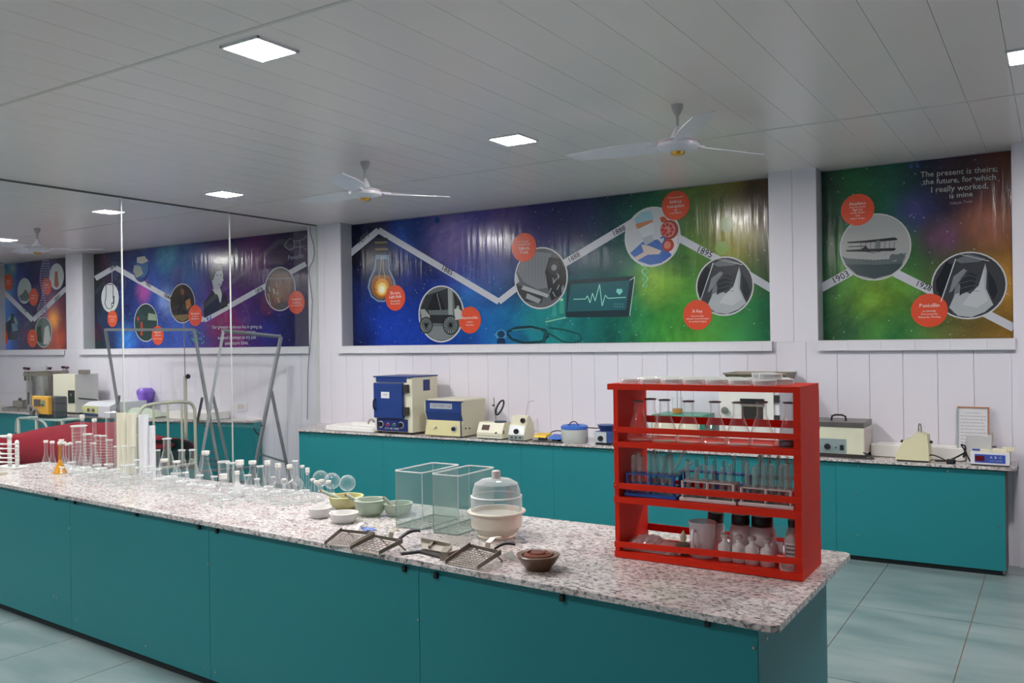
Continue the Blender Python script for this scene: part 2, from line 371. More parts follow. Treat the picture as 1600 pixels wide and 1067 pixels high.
def ink(c):
    c = tuple(c)
    if c not in INK: INK[c] = mat('ink_%02x%02x%02x' % c, c, .22, noise=.05, nscale=14)
    return INK[c]
YB = BY-.012                                   # face of the banner
class Pic:
    """a flat print lying on the banner, drawn from outlines; each later outline a hair above the last"""
    def __init__(s, lift=.0006): s.mb = MB(); s.mats = []; s.y = YB-lift
    clip = None
    def poly(s, pts, col, world=False):
        P = [p if world else ony(p[0], p[1], YB) for p in pts]
        if s.clip and not world:
            c, r = s.clip; Q = []
            for p in P:
                dx, dz = p[0]-c.x, p[2]-c.z; d = math.hypot(dx, dz); k = min(1, r/max(d, 1e-6)); Q.append((c.x+dx*k, p[1], c.z+dz*k))
            P = Q
        if ink(col) not in s.mats: s.mats.append(ink(col))
        s.mb.k = s.mats.index(ink(col)); s.y -= .00012
        s.mb.add([(p[0], s.y, p[2]) for p in P], [tuple(range(len(P)))]); return s
    def disc(s, u, v, r, col, ry=None, n=36, a0=0, a1=360):
        # r is the upright radius in pixels; true circle on the wall
        c = ony(u, v, YB); rr = (ony(u, v-r, YB).z-ony(u, v+r, YB).z)/2; rx = rr if ry is None else rr*ry
        return s.poly([(c.x+rx*math.cos(R(a0+(a1-a0)*i/n)), 0, c.z+rr*math.sin(R(a0+(a1-a0)*i/n))) for i in range(n+(a1-a0 != 360))], col, True)
    def line(s, pts, w, col):
        for a, b in zip(pts, pts[1:]):
            A = V((a[0], a[1], 0)); B = V((b[0], b[1], 0)); d = (B-A)
            if d.length < 1e-6: continue
            n = V((-d.y, d.x, 0)).normalized()*w/2; s.poly([tuple((A+n)[:2]), tuple((A-n)[:2]), tuple((B-n)[:2]), tuple((B+n)[:2])], col)
        return s
    def out(s, name, parent, **kw): return s.mb.build(name, s.mats, parent, **kw)
TXT = []
def text(parent, s, a, b, col, plane=None, name='lettering', mt=None, hscale=None):
    """lettering whose baseline runs from pixel a to pixel b on the plane y = plane"""
    y = (YB-.004) if plane is None else plane
    A = ony(a[0], a[1], y); B = ony(b[0], b[1], y)
    cu = bpy.data.curves.new(name, 'FONT'); cu.body = s; cu.resolution_u = 2; cu.offset = .004
    o = bpy.data.objects.new(name, cu); COL.objects.link(o); cu.materials.append(mt or ink(col)); TXT.append((o, A, B, parent, hscale)); return o
def banner(k, a, b, m, label):
    t = thing('banner', label, 'banner', (0, 0, 0)); 
    MB().box(a+.004, b-.004, YB, BY+.002, SILL1+.001, HC-.012).build('vinyl_sheet', m, t); return t
W8 = (203, 205, 214); OR = (222, 82, 50); DK = (30, 34, 42)
# ---- banner 3 (main) and 4 (right), 2 and 1 (behind the glass)
sx = lambda u, v=420: ony(u, v, BY).x
m3 = nebula('print_mid', [(sx(545), (8, 12, 34), (16, 34, 92)), (sx(600), (16, 22, 66), (22, 52, 140)), (sx(680), (22, 42, 126), (20, 62, 165)), (sx(745), (70, 66, 140), (22, 80, 160)),
 (sx(820), (56, 48, 118), (20, 110, 150)), (sx(890), (38, 40, 92), (20, 130, 130)), (sx(960), (20, 62, 74), (18, 120, 100)), (sx(1030), (26, 92, 62), (60, 150, 60)),
 (sx(1090), (92, 120, 56), (84, 160, 56)), (sx(1150), (128, 118, 46), (60, 140, 70)), (sx(1203), (92, 62, 28), (24, 100, 62))],
 [(700, 370, 70, (150, 130, 190), .7), (640, 370, 60, (40, 90, 190), .6), (790, 330, 60, (120, 90, 160), .5), (900, 340, 70, (40, 44, 90), .5), (860, 500, 80, (40, 160, 150), .6), (1030, 440, 60, (150, 200, 70), .8), (1150, 370, 60, (180, 170, 70), .7), (1180, 300, 50, (70, 44, 24), .8), (600, 500, 60, (20, 60, 170), .5), (730, 480, 60, (30, 120, 190), .5)])
m4 = nebula('print_right', [(sx(1282), (12, 40, 38), (26, 96, 62)), (sx(1340), (22, 100, 52), (110, 170, 60)), (sx(1400), (22, 84, 70), (90, 170, 70)), (sx(1450), (30, 44, 70), (90, 120, 60)), (sx(1500), (54, 34, 56), (110, 104, 50)), (sx(1582), (96, 44, 24), (150, 110, 40))],
 [(1430, 330, 50, (60, 62, 120), .8), (1470, 370, 45, (130, 80, 120), .7), (1540, 350, 60, (180, 110, 90), .6), (1560, 440, 60, (190, 140, 60), .7), (1380, 460, 60, (150, 200, 60), .7), (1330, 520, 60, (20, 80, 60), .7), (1400, 520, 60, (24, 100, 60), .7), (1500, 275, 60, (40, 26, 28), .8)])
m2 = nebula('print_left', [(sx(150), (16, 18, 36), (16, 22, 44)), (sx(187), (26, 30, 84), (30, 40, 110)), (sx(240), (54, 84, 160), (50, 70, 160)), (sx(290), (64, 110, 170), (64, 90, 180)), (sx(340), (56, 34, 100), (110, 44, 110)), (sx(400), (84, 26, 96), (60, 34, 112)), (sx(440), (50, 26, 74), (34, 34, 96)), (sx(482), (54, 32, 74), (38, 36, 70))],
 [(262, 470, 34, (150, 180, 240), .7), (225, 455, 28, (200, 90, 170), .7), (262, 400, 40, (100, 190, 220), .8), (340, 400, 40, (70, 34, 130), .5), (350, 500, 40, (160, 40, 110), .7), (400, 400, 40, (120, 30, 110), .6), (370, 525, 36, (150, 40, 110), .6), (200, 530, 40, (60, 140, 230), .8), (420, 520, 30, (40, 50, 150), .6)])
m1 = nebula('print_far_left', [(sx(-30), (50, 130, 210), (40, 110, 200)), (sx(10), (60, 150, 220), (60, 120, 220)), (sx(30), (40, 60, 140), (60, 70, 120)), (sx(55), (52, 38, 96), (60, 40, 80)), (sx(80), (60, 50, 110), (200, 90, 50)), (sx(106), (46, 34, 70), (120, 50, 60))],
 [(85, 500, 26, (250, 160, 60), .95), (92, 530, 26, (230, 90, 50), .95), (12, 440, 30, (120, 200, 240), .9), (20, 420, 18, (170, 210, 170), .6)])
b3 = banner(3, -7.12, -2.10, m3, 'long printed timeline banner of inventions in the middle recess, blue to green')
b4 = banner(4, -1.70, -.285, m4, 'printed banner with biplane and chest x-ray at right')
b2 = banner(2, -12.42, -7.66, m2, 'purple printed timeline banner seen behind the glass partition')
b1 = banner(1, -15.0, -12.86, m1, 'printed banner with DNA spiral at the far left edge')
def zig(parent, pts, w=17): return Pic(.0004).line(pts, w, W8).out('timeline_stripe', parent)
def redot(parent, u, v, r, lines, ry=None, lh=.30):
    Pic(.004).disc(u, v, r, OR, ry).out('orange_label', parent)
    # lines: (text, relative width, relative y)
    c = ony(u, v, YB); rr = (ony(u, v-r, YB).z-ony(u, v+r, YB).z)/2
    for s, wv, yv in lines:
        A = V((c.x-rr*wv, YB-.0055, c.z-rr*yv)); B = V((c.x+rr*wv, YB-.0055, c.z-rr*yv))
        cu = bpy.data.curves.new('lettering', 'FONT'); cu.body = s; cu.resolution_u = 1; cu.offset = .004
        o = bpy.data.objects.new('lettering', cu); COL.objects.link(o); cu.materials.append(ink((240, 232, 228))); TXT.append((o, A, B, parent, None))
def ring(p, u, v, r, w=2.2, ry=None):
    p.disc(u, v, r, (208, 210, 212), ry)
    p.disc(u, v, r-w, (120, 124, 128), ry); p.clip = (ony(u, v, YB), (ony(u, v-r+w+.4, YB).z-ony(u, v+r-w-.4, YB).z)/2); return p
# main banner stripe (two runs so that every joint is mitred by overlap)
zig(b3, [(545, 398), (591.5, 359.5), (779.5, 471.5), (812, 446)], 9.5); zig(b3, [(876, 415), (990, 346.5)], 11.5); zig(b3, [(1060, 371.5), (1127, 408)], 11.5); zig(b3, [(1160, 424), (1207, 452)], 12)
zig(b4, [(1283, 450), (1330, 424)], 13); zig(b4, [(1398, 426), (1462, 458)], 13); zig(b4, [(1535, 487), (1584, 512)], 13)
zig(b2, [(149, 435), (179.5, 417.5), (270, 469)], 8); zig(b2, [(300, 490), (319, 500), (478, 412)], 8)
zig(b1, [(-2, 452), (10, 460), (51.5, 500.5), (104, 450)], 7)
text(b3, '1885', (688.5, 420.5), (703.5, 429.5), DK); text(b3, '1888', (889, 411), (905, 401), DK); text(b3, '1888', (958, 369.5), (976, 360), DK)
text(b3, '1895', (1087, 392), (1108, 402), DK); text(b3, '1879', (560, 383), (576, 371), (90, 90, 90))
text(b4, '1903', (1302, 444), (1325, 432), DK); text(b4, '1928', (1429, 445.5), (1451, 454), DK)
text(b2, '1816', (172, 424), (181, 417), DK); text(b2, '1821', (226, 443), (234, 449), DK); text(b2, '1844', (255, 463), (265, 469), DK); text(b2, '1876', (399, 460), (410, 454), DK)
text(b1, '1796', (65, 491), (73, 483), DK); text(b1, '1800', (85, 473), (93, 465), DK); text(b1, '1774', (33, 483), (40, 489), DK)
# light bulb
p = Pic(.002)
p.poly([(587, 398), (608, 398), (609, 420), (617, 438), (619.5, 452), (614, 466), (600, 472), (590, 471.5), (580, 464), (574.5, 449), (577, 436), (585, 420)], (110, 140, 170))
p.poly([(588, 405), (606, 405), (607, 422), (614, 438), (616, 452), (611, 463), (600, 469), (590, 468), (582, 462), (577.5, 449), (580, 437), (587, 421)], (40, 44, 72))
p.poly([(586, 430), (609, 430), (613, 440), (615, 452), (610, 462), (599, 467), (590, 466.5), (583, 460), (579.5, 449), (581, 438)], (150, 92, 40))
p.disc(597, 449, 14, (222, 150, 50)); p.disc(597, 451, 9.5, (244, 214, 120)); p.disc(597, 452, 5.5, (255, 246, 215))
p.line([(596, 400), (595, 418), (592, 436)], .8, (190, 180, 150)); p.line([(599, 400), (599, 418), (602, 436)], .8, (190, 180, 150)); p.line([(584, 451), (590, 453)], .8, (80, 50, 30)); p.line([(604, 453), (611, 449)], .8, (80, 50, 30))
for i in range(5): p.poly([(585.5, 372+i*5.4), (606, 371.5+i*5.4), (606, 374.8+i*5.4), (585.5, 375.3+i*5.4)], (26, 26, 30) if i % 2 == 0 else (120, 100, 70))
p.out('picture', b3, label='printed glowing light bulb')
redot(b3, 618, 465.5, 20, [('Electric', .5, -.28), ('Light Bulb', .62, 0), ('Invented by', .48, .3), ('Thomas Edison', .5, .5)])
# automobile
p = ring(Pic(.002), 689, 490.5, 44.5)
p.disc(689, 490.5, 42.5, (96, 104, 106)); p.poly([(655, 512), (723, 514), (716, 526), (700, 533), (680, 533), (664, 526)], (118, 128, 128))
p.poly([(660, 455), (700, 449), (702, 482), (656, 484)], (44, 48, 52)); p.poly([(700, 450), (708, 452), (708, 492), (701, 492)], (150, 158, 156)); p.poly([(709, 455), (724, 470), (729, 490), (712, 488)], (34, 38, 42))
p.poly([(668, 484), (677, 460), (684, 456), (690, 466), (697, 484)], (24, 26, 30)); p.poly([(655, 484), (668, 482), (672, 492), (706, 492), (712, 500), (700, 506), (664, 504)], (36, 40, 44)); p.poly([(656, 483), (664, 483), (672, 493), (672, 500), (660, 498)], (150, 154, 150))
p.line([(672, 484), (700, 483)], 1.4, (14, 16, 18)); p.line([(683, 458), (689, 484)], .8, (150, 150, 150))
for (u, v, r) in ((666, 508, 13), (704.5, 508, 15)):
    p.disc(u, v, r, (14, 16, 18)); p.disc(u, v, r-1.6, (112, 120, 120)); 
    for k in range(9): a = PI*k/9; p.line([(u-(r-1)*.9*math.cos(a), v-(r-1)*math.sin(a)), (u+(r-1)*.9*math.cos(a), v+(r-1)*math.sin(a))], .8, (20, 22, 24))
    p.disc(u, v, 2.4, (14, 16, 18))
p.poly([(710, 484), (716, 480), (722, 486), (722, 498), (712, 500)], (188, 190, 186)); p.disc(716, 480, 2.6, (170, 170, 166))
p.line([(694.5, 424), (694.5, 446)], 1, (190, 195, 205)); p.poly([(684, 436), (688, 433), (692, 442), (689, 445)], (200, 205, 212))
p.out('picture', b3, label='round print of a horse-drawn style early motor car')
redot(b3, 734.5, 500, 21, [('Automobile', .74, -.08), ('built by', .26, .2), ('Karl Benz', .34, .42)])
# engine / kidney machine round print
p = ring(Pic(.002), 845, 434.5, 48.5)
p.disc(845, 434.5, 46, (96, 100, 104))
p.poly([(812, 402), (838, 393), (862, 396), (858, 412), (856, 432), (862, 448), (840, 452), (818, 440), (808, 424)], (128, 132, 138))
for i in range(9): p.line([(812+i*5, 400), (811+i*5, 440)], .5, (96, 100, 106))
p.poly([(858, 402), (878, 402), (888, 420), (890, 440), (880, 462), (862, 470), (856, 448), (852, 425)], (36, 38, 42))
for i in range(12):
    random.seed(i); u = 858+random.random()*26; v = 406+random.random()*52; p.line([(u, v), (u+6-12*random.random(), v+8)], 1.6, (150, 154, 156))
p.disc(866, 418, 11, (58, 60, 64)); p.disc(866, 418, 5, (140, 142, 144)); p.poly([(806, 444), (850, 462), (846, 474), (820, 472), (808, 460)], (60, 62, 66)); p.poly([(818, 446), (858, 460), (856, 465), (815, 452)], (176, 178, 180)); p.poly([(824, 458), (846, 468), (842, 474), (822, 466)], (160, 162, 164))
p.poly([(800, 424), (808, 428), (812, 440), (806, 444), (800, 436)], (190, 190, 190))
p.out('picture', b3, label='round black and white print of an engine')
redot(b3, 819, 386.5, 22.5, [('AC motor', .4, -.35), ('invented by', .5, -.15), ('Nikola', .42, .16), ('Tesla', .34, .44)])
# tablet with heartbeat
p = Pic(.0015); p.poly([(886, 441), (898, 437), (989, 431.5), (991.5, 434), (984, 492), (981, 495), (884, 496)], (14, 48, 56)); p.poly([(892, 444), (984, 438), (978, 484), (886, 487)], (20, 96, 104))
p.line([(896, 467.5), (915, 467), (918, 462), (922, 473), (926, 458), (930, 470), (937, 444), (941, 478), (946, 461), (950, 466), (978, 464.5)], 1.3, (150, 230, 215)); p.disc(966, 454, 3, (130, 220, 210)); p.disc(970, 454, 3, (130, 220, 210)); p.poly([(962.5, 455.5), (973.5, 455.5), (968, 461)], (130, 220, 210))
p.line([(984, 438), (992, 433), (984, 493)], 1, (190, 230, 220)); 
for i in range(4): p.line([(960+i*4, 475), (962+i*4, 475)], 1, (90, 180, 170)); p.line([(960+i*4, 479), (962+i*4, 479)], 1, (90, 180, 170))
p.out('picture', b3, label='printed tablet screen with heartbeat line')
# stethoscope, syringe, vials
p = Pic(.001)
cv = lambda pts, w, c: p.line(pts, w, c)
cv([(792, 519), (806, 512), (830, 510.5), (852, 516), (858, 524), (846, 534), (820, 536), (800, 530), (792, 521)], 4, (10, 52, 60)); cv([(800, 516), (830, 513), (850, 518)], 1.4, (70, 150, 150)); cv([(842, 514), (860, 522), (880, 534), (896, 536), (909, 531), (906, 522), (880, 515), (858, 512)], 3, (14, 84, 84)); cv([(852, 520), (850, 536)], 5, (16, 80, 84))
p.out('picture', b3, label='printed stethoscope tubes'); p = Pic(.001); p.disc(783, 523, 8, (80, 150, 190), 1.3); p.disc(783, 522, 5.5, (14, 60, 90), 1.3); p.poly([(778, 528), (788, 528), (791, 536.5), (776, 536.5)], (14, 44, 80))
p.out('picture', b3, label='printed stethoscope chest piece'); p = Pic(.001); cv = lambda pts, w, c: p.line(pts, w, c); cv([(852, 503), (872, 497), (905, 492)], 6, (40, 140, 130)); cv([(852, 503), (905, 491.5)], 1.5, (150, 220, 190)); p.out('picture', b3, label='printed syringe'); p = Pic(.001); p.poly([(864, 477), (869, 477), (870, 494), (862, 494)], (60, 160, 150)); p.poly([(874, 470), (881, 468), (882, 490), (874, 490)], (60, 160, 140)); p.poly([(875, 467), (880, 466), (880, 470), (875, 470)], (170, 220, 180))
p.out('picture', b3, label='printed glass vials')
# DNA + hexagons
p = Pic(.001)
for k in range(14):
    t = k/13; v = 413+34*t; wd = 6*(1-.5*t); a = 3*PI*t; p.disc(1008+wd*math.cos(a), v, 1.3, (150, 220, 160)); p.disc(1008-wd*math.cos(a), v, 1.3, (110, 200, 130))
    if k % 2: p.line([(1008+wd*math.cos(a), v), (1008-wd*math.cos(a), v)], .6, (130, 210, 150))
p.out('picture', b3, label='printed DNA strand')
for (u, v, r, c) in ((1135, 350, 13, (130, 150, 66)), (1128, 388, 12, (136, 170, 62))): Pic(.001).disc(u, v, r, c, n=6).out('picture', b3, label='printed green hexagon')
Pic(.001).disc(683, 344, 6, (60, 90, 150), n=6).disc(683, 344, 5, (34, 60, 130), n=6).out('picture', b3, label='printed blue hexagon')
# surgeon with kidney
p = ring(Pic(.002), 1019, 370, 47)
p.disc(1019, 370, 45, (196, 198, 204)); 
p.poly([(984, 396), (1004, 378), (1028, 374), (1040, 386), (1046, 400), (1034, 411), (1016, 414), (998, 408)], (70, 110, 180)); p.poly([(992, 342), (1002, 332), (1016, 329), (1022, 340), (1016, 346), (994, 350)], (150, 190, 206)); p.poly([(993, 350), (1020, 343), (1021, 350), (1006, 358), (995, 357)], (190, 130, 100)); p.poly([(997, 358), (1020, 347), (1023, 358), (1018, 368), (1006, 372)], (202, 210, 216))
p.poly([(1004, 372), (1019, 366), (1022, 376), (1008, 384)], (170, 176, 184)); p.poly([(1002, 382), (1014, 384), (1034, 392), (1030, 397), (1012, 398), (996, 407), (992, 402), (1006, 394)], (206, 190, 182)); p.poly([(1040, 370), (1060, 372), (1062, 380), (1050, 402), (1038, 408), (1032, 402), (1040, 390)], (60, 100, 180)); p.poly([(1046, 366), (1060, 370), (1060, 384), (1050, 398), (1044, 392), (1050, 380)], (222, 212, 210))
p.disc(1046, 359, 15, (150, 56, 48)); p.disc(1044, 359, 12, (206, 128, 118)); 
for k in range(8): a = 2*PI*k/8; p.disc(1043+7.5*math.cos(a), 359+8*math.sin(a), 2.6, (168, 60, 56))
p.disc(1040, 361, 3.4, (196, 60, 70)); p.disc(1044, 383, 10, (170, 66, 52)); p.disc(1043, 383, 6, (214, 130, 110)); p.line([(1032, 372), (1040, 370), (1036, 384)], 2.2, (60, 80, 160)); p.poly([(1031, 340), (1038, 338), (1044, 345), (1034, 348)], (190, 80, 50))
p.out('picture', b3, label='round print of a masked surgeon holding a kidney model')
redot(b3, 1056, 321, 23, [('First successful', .5, -.5), ('kidney', .42, -.16), ('transplant', .62, .14), ('by', .1, .38), ('Joseph Murray', .46, .56)])
def xray(parent, u, v, r):
    p = ring(Pic(.002), u, v, r); q = (r-2)/44
    P = lambda pts, c: p.poly([(u+x*q, v+y*q) for x, y in pts], c)
    p.disc(u, v, r-2.2, (58, 62, 68))
    P([(-44, -6), (-30, -32), (-18, -26), (-36, 18), (-43, 6)], (22, 26, 34)); P([(-18, -34), (0, -43), (24, -36), (14, -32), (-10, -30)], (110, 114, 120)); P([(-22, 26), (-18, 4), (-12, -12), (0, -22), (-14, -8), (-6, 14), (-2, 30), (-20, 38)], (120, 124, 130))
    P([(-26, 30), (-18, 12), (-4, 8), (8, 14), (14, 2), (20, -20), (23, -30), (25, -20), (24, 4), (30, 18), (34, 26), (22, 36), (4, 43), (-14, 41)], (176, 182, 186)); P([(2, 12), (14, 0), (22, -26), (21, 2), (27, 20), (12, 30), (-8, 26)], (196, 200, 204))
    P([(-10, -6), (2, -18), (12, -14), (8, 2), (-2, 8), (-12, 14)], (40, 44, 50)); P([(27, -20), (36, -6), (40, 8), (34, 20), (28, 8)], (34, 38, 46)); P([(-2, -20), (-6, -23), (-20, -12), (-26, 10), (-22, 8)], (132, 136, 142)); 
    for k in range(4): p.line([(u+(-12+k)*q, v+(-10+k*7)*q), (u+(2+k*2)*q, v+(-14+k*7)*q), (u+(12+k)*q, v+(-10+k*6)*q)], .7, (96, 100, 106))
    p.line([(u-17*q, v-36*q), (u-37*q, v+22*q)], 1.6, (206, 208, 208)); p.line([(u-10*q, v-42*q), (u+28*q, v-33*q)], 1, (210, 212, 212)); p.out('picture', parent, label='round print of a chest x-ray')
xray(b3, 1132, 447, 46.5); redot(b3, 1090, 492, 23.5, [('X-Ray', .36, -.16), ('Discovered by', .44, .12), ('Wilhelm Conrad Rontgen', .78, .3), ('for medical imaging', .6, .48)])
# right banner
p = ring(Pic(.002), 1366.8, 386, 52.4); p.disc(1366.8, 386, 50.8, (168, 170, 170)); 
p.poly([(1316, 400), (1330, 408), (1360, 412), (1400, 408), (1416, 394), (1412, 418), (1394, 431), (1366, 437), (1338, 431), (1320, 415)], (84, 98, 100)); p.poly([(1320, 415), (1410, 412), (1406, 420), (1394, 431), (1366, 437), (1338, 431)], (58, 74, 78))
for k in range(15): random.seed(k+5); p.disc(1324+k*6, 410-1.2*abs(k-7)*.3-(6 if k > 11 else 0), 4.2+(2.5 if k > 11 else 0)*random.random(), (92, 104, 104))
p.poly([(1323, 378), (1350, 376), (1398, 371), (1402, 373), (1402, 375), (1350, 379.5), (1326, 380)], (22, 28, 32)); p.poly([(1321, 391), (1350, 389), (1398, 387.5), (1400, 389.5), (1396, 392), (1350, 393.5), (1324, 393)], (22, 28, 32)); p.line([(1326, 385.5), (1354, 384.5)], 1.3, (50, 56, 60))
for k in range(8): p.line([(1346+k*7.4, 377), (1345+k*7.4, 391)], .7, (60, 66, 70))
p.poly([(1345, 390), (1353, 384), (1358, 390)], (20, 24, 28)); p.poly([(1369, 376), (1376, 376), (1374, 389), (1369, 389)], (110, 116, 118)); p.line([(1352, 393), (1364, 395), (1376, 393)], .8, (40, 44, 48))
p.out('picture', b4, label='round print of an early biplane over a field')
redot(b4, 1340, 327.7, 24.8, [('Airplane', .5, -.3), ('First successful', .46, -.12), ('flight by', .3, .06), ('Orville Wright', .44, .24), ('and', .12, .42), ('Wilbur Wright', .44, .6)])
xray(b4, 1513, 446, 52.8); redot(b4, 1452, 485, 26.2, [('Penicillin', .54, -.2), ('accidentally', .36, .08), ('Discovered by', .44, .26), ('Alexander Fleming', .6, .44)])
GR = (176, 180, 180)
text(b4, 'The present is theirs;', (1438, 277), (1558, 267.5), GR); text(b4, 'the future, for which', (1442, 288.5), (1556, 280.5), GR); text(b4, 'I really worked,', (1454, 301), (1543, 294), GR); text(b4, 'is mine', (1483, 310), (1519, 306.5), GR); text(b4, '-Nikola Tesla', (1483, 320), (1519, 316), (150, 140, 150))
text(b4, '\u201c', (1419, 282), (1435, 280.5), (50, 84, 150)); text(b4, '\u201d', (1522, 311), (1535, 310), (60, 44, 60))
# left banner behind glass
p = Pic(.002).disc(172, 465, 23, (214, 218, 222)); p.line([(166, 444), (166, 462), (164, 474), (168, 482), (174, 482), (178, 474), (177, 462), (177, 445), (166, 444)], 1.1, (50, 52, 56)); p.disc(176, 476, 3.6, (50, 52, 56)); p.disc(176, 476, 2, (214, 218, 222)); p.line([(178, 474), (178, 462)], 2, (50, 52, 56)); p.line([(175.5, 420), (175.5, 442)], .8, (180, 180, 190)); p.out('picture', b2, label='round print of a stethoscope drawing')
redot(b2, 176, 498, 13, [('Stethoscope', .72, -.2), ('Invented', .4, .1), ('by Laennec', .5, .35)])
p = Pic(.001).disc(221, 421, 20, (40, 60, 120)); p.disc(222, 418, 16, (70, 110, 160)); p.poly([(214, 402), (226, 400), (232, 408), (222, 412), (214, 410)], (190, 190, 180)); p.poly([(210, 414), (220, 416), (224, 428), (214, 434), (208, 424)], (150, 160, 150)); p.out('picture', b2, label='printed earth globe')
p = ring(Pic(.002), 228, 504, 30, 1.2); p.disc(228, 504, 28.6, (42, 60, 58)); p.poly([(232, 489), (244, 491), (245, 501), (231, 500)], (140, 160, 140)); p.poly([(220, 503), (223, 503), (223, 524), (220, 524)], (190, 70, 36)); p.disc(216, 498, 3, (190, 60, 40)); p.line([(228, 455), (228, 475)], .8, (190, 190, 200)); p.out('picture', b2, label='round print of an electric motor on a desk')
redot(b2, 247, 524, 15, [('Magnetic', .5, -.25), ('induction', .5, .05), ('Michael Faraday', .6, .4)])
p = ring(Pic(.002), 285, 474, 31, 1.2); p.disc(285, 474, 29.6, (50, 34, 26)); p.disc(285, 456, 5, (120, 80, 56)); p.poly([(276, 462), (294, 462), (298, 490), (272, 492)], (28, 20, 18)); p.poly([(290, 470), (297, 466), (299, 478), (292, 484)], (160, 110, 50)); p.poly([(270, 494), (300, 490), (302, 498), (286, 503), (272, 500)], (120, 100, 60)); p.out('picture', b2, label='round print of a dark painting')
redot(b2, 305.5, 493, 16.5, [('Anesthesia', .6, -.1), ('invented by', .44, .14), ('William Morton', .6, .36)])
p = Pic(.001); random.seed(4)
for k in range(60): a = random.random()*6.28; r = random.random(); p.disc(306+15*r*math.cos(a), 528+13*r*math.sin(a), 1.6, random.choice([(40, 120, 130), (80, 170, 170), (20, 80, 90)]), n=5)
p.out('picture', b2, label='printed teal virus ball')
p = Pic(.001); p.poly([(319, 497), (318, 474), (326, 462), (333, 452), (344, 450), (353, 462), (356, 478)], (24, 24, 34)); p.poly([(332, 452), (344, 450), (347, 460), (345, 474), (338, 462)], (196, 198, 204)); p.poly([(337, 458), (341, 462), (343, 472), (338, 466)], (24, 24, 34)); p.poly([(332, 420), (346, 418), (349, 430), (347, 444), (342, 452), (334, 452), (331, 438)], (176, 180, 186)); p.poly([(329, 438), (329, 420), (336, 412), (346, 412), (349, 422), (338, 424), (333, 438)], (34, 34, 40), False); p.poly([(346, 430), (350, 438), (346, 440)], (176, 180, 186)); p.line([(338, 430), (341, 430)], 1.2, (40, 40, 46)); p.line([(344, 430), (347, 430)], 1.2, (40, 40, 46)); p.line([(341, 445), (346, 445)], 1, (100, 80, 84)); p.out('picture', b2, label='printed grey portrait of a man in suit and bow tie')
p = ring(Pic(.002), 437.5, 451.5, 34.5, 1.5); p.disc(437.5, 451.5, 32.8, (86, 76, 76)); p.poly([(424, 428), (450, 426), (456, 448), (450, 470), (430, 474), (420, 452)], (120, 90, 84)); 
for k in range(16): random.seed(k+40); u = 418+random.random()*36; v = 432+random.random()*38; p.line([(u, v), (u+2, v+8)], 1.5, random.choice([(160, 160, 160), (60, 56, 60), (150, 110, 90)]))
p.poly([(418, 434), (456, 434), (456, 436), (418, 436)], (150, 150, 150)); p.out('picture', b2, label='round print of an early telephone apparatus')
redot(b2, 463.5, 472.5, 18, [('Telephone', .6, -.2), ('invented by', .5, .08), ('Alexander Graham Bell', .7, .3)])
p = Pic(.001); hx = [(447, 379), (453, 372), (460, 377), (460, 386), (453, 391)]; p.line(hx+[(445, 385), (447, 379)], .9, (150, 150, 170)); p.line([(460, 377), (468, 376), (470, 386), (460, 386)], .9, (150, 150, 170)); p.line([(468, 376), (477, 372)], .9, (150, 150, 170)); p.line([(470, 386), (478, 384)], .9, (150, 150, 170)); p.line([(470, 386), (468, 395), (474, 400)], .9, (150, 150, 170)); p.out('picture', b2, label='printed molecule diagram')
text(b2, 'Penicillin', (450, 406), (474, 403), (150, 150, 170)); text(b2, 'O', (475, 373), (479, 373), (150, 150, 170)); text(b2, 'OH', (474, 391), (479, 391), (150, 150, 170))
LT = (205, 208, 220)
text(b2, 'Our greatest weakness lies in giving up.', (331, 513.5), (410, 512.5), LT); text(b2, 'The most certain way to', (345, 521), (399, 521), LT); text(b2, 'succeed is always to try just', (340, 530), (400, 529), LT); text(b2, 'one more time.', (351, 539), (388, 538), LT); text(b2, '\u201c', (322, 516), (330, 516), (60, 110, 190))
# far-left banner
p = Pic(.001)
for k in range(24):
    t = k/23; v = 408+88*t; wd = 6.5*abs(math.sin(1.4*PI*t+.5))+.6; c = 72-6*t; p.disc(c-wd, v, 1.5, (170, 165, 215)); p.disc(c+wd, v, 1.5, (140, 130, 200)); p.line([(c-wd, v), (c+wd, v)], .7, (160, 160, 210))
p.out('picture', b1, label='printed DNA spiral')
p = ring(Pic(.002), 38.5, 454.5, 20, 1.2); p.disc(38.5, 454.5, 18.8, (178, 190, 184)); p.poly([(28, 464), (36, 458), (40, 452), (48, 462), (44, 472), (32, 472)], (96, 110, 110)); p.out('picture', b1, label='round print of a laboratory bench')
p = ring(Pic(.002), 88.5, 432, 20.5, 1.2); p.disc(88.5, 432, 19.3, (206, 212, 210)); p.poly([(86, 424), (90, 424), (92, 446), (88.5, 450), (85, 446)], (170, 90, 70)); p.out('picture', b1, label='round print of a red vial')
p = ring(Pic(.002), 68, 519, 24, 1.2); p.disc(68, 519, 22.6, (96, 112, 108)); p.poly([(58, 534), (58, 512), (64, 508), (66, 536)], (40, 44, 46)); p.poly([(68, 538), (70, 512), (76, 508), (80, 530), (76, 540)], (196, 200, 194)); p.out('picture', b1, label='round print of two figures')
p = ring(Pic(.002), 1, 432, 18, 1.2); p.disc(1, 432, 16.8, (60, 130, 70)); p.out('picture', b1, label='round green print at the edge')
p = Pic(.001).disc(19, 512, 19, (130, 170, 160), .9); p.poly([(4, 524), (6, 506), (16, 500), (18, 490), (22, 490), (22, 502), (28, 508), (30, 520), (26, 532), (8, 530)], (44, 58, 76)); p.poly([(18, 506), (26, 504), (28, 516), (20, 518)], (110, 140, 170)); p.out('picture', b1, label='printed steam locomotive')
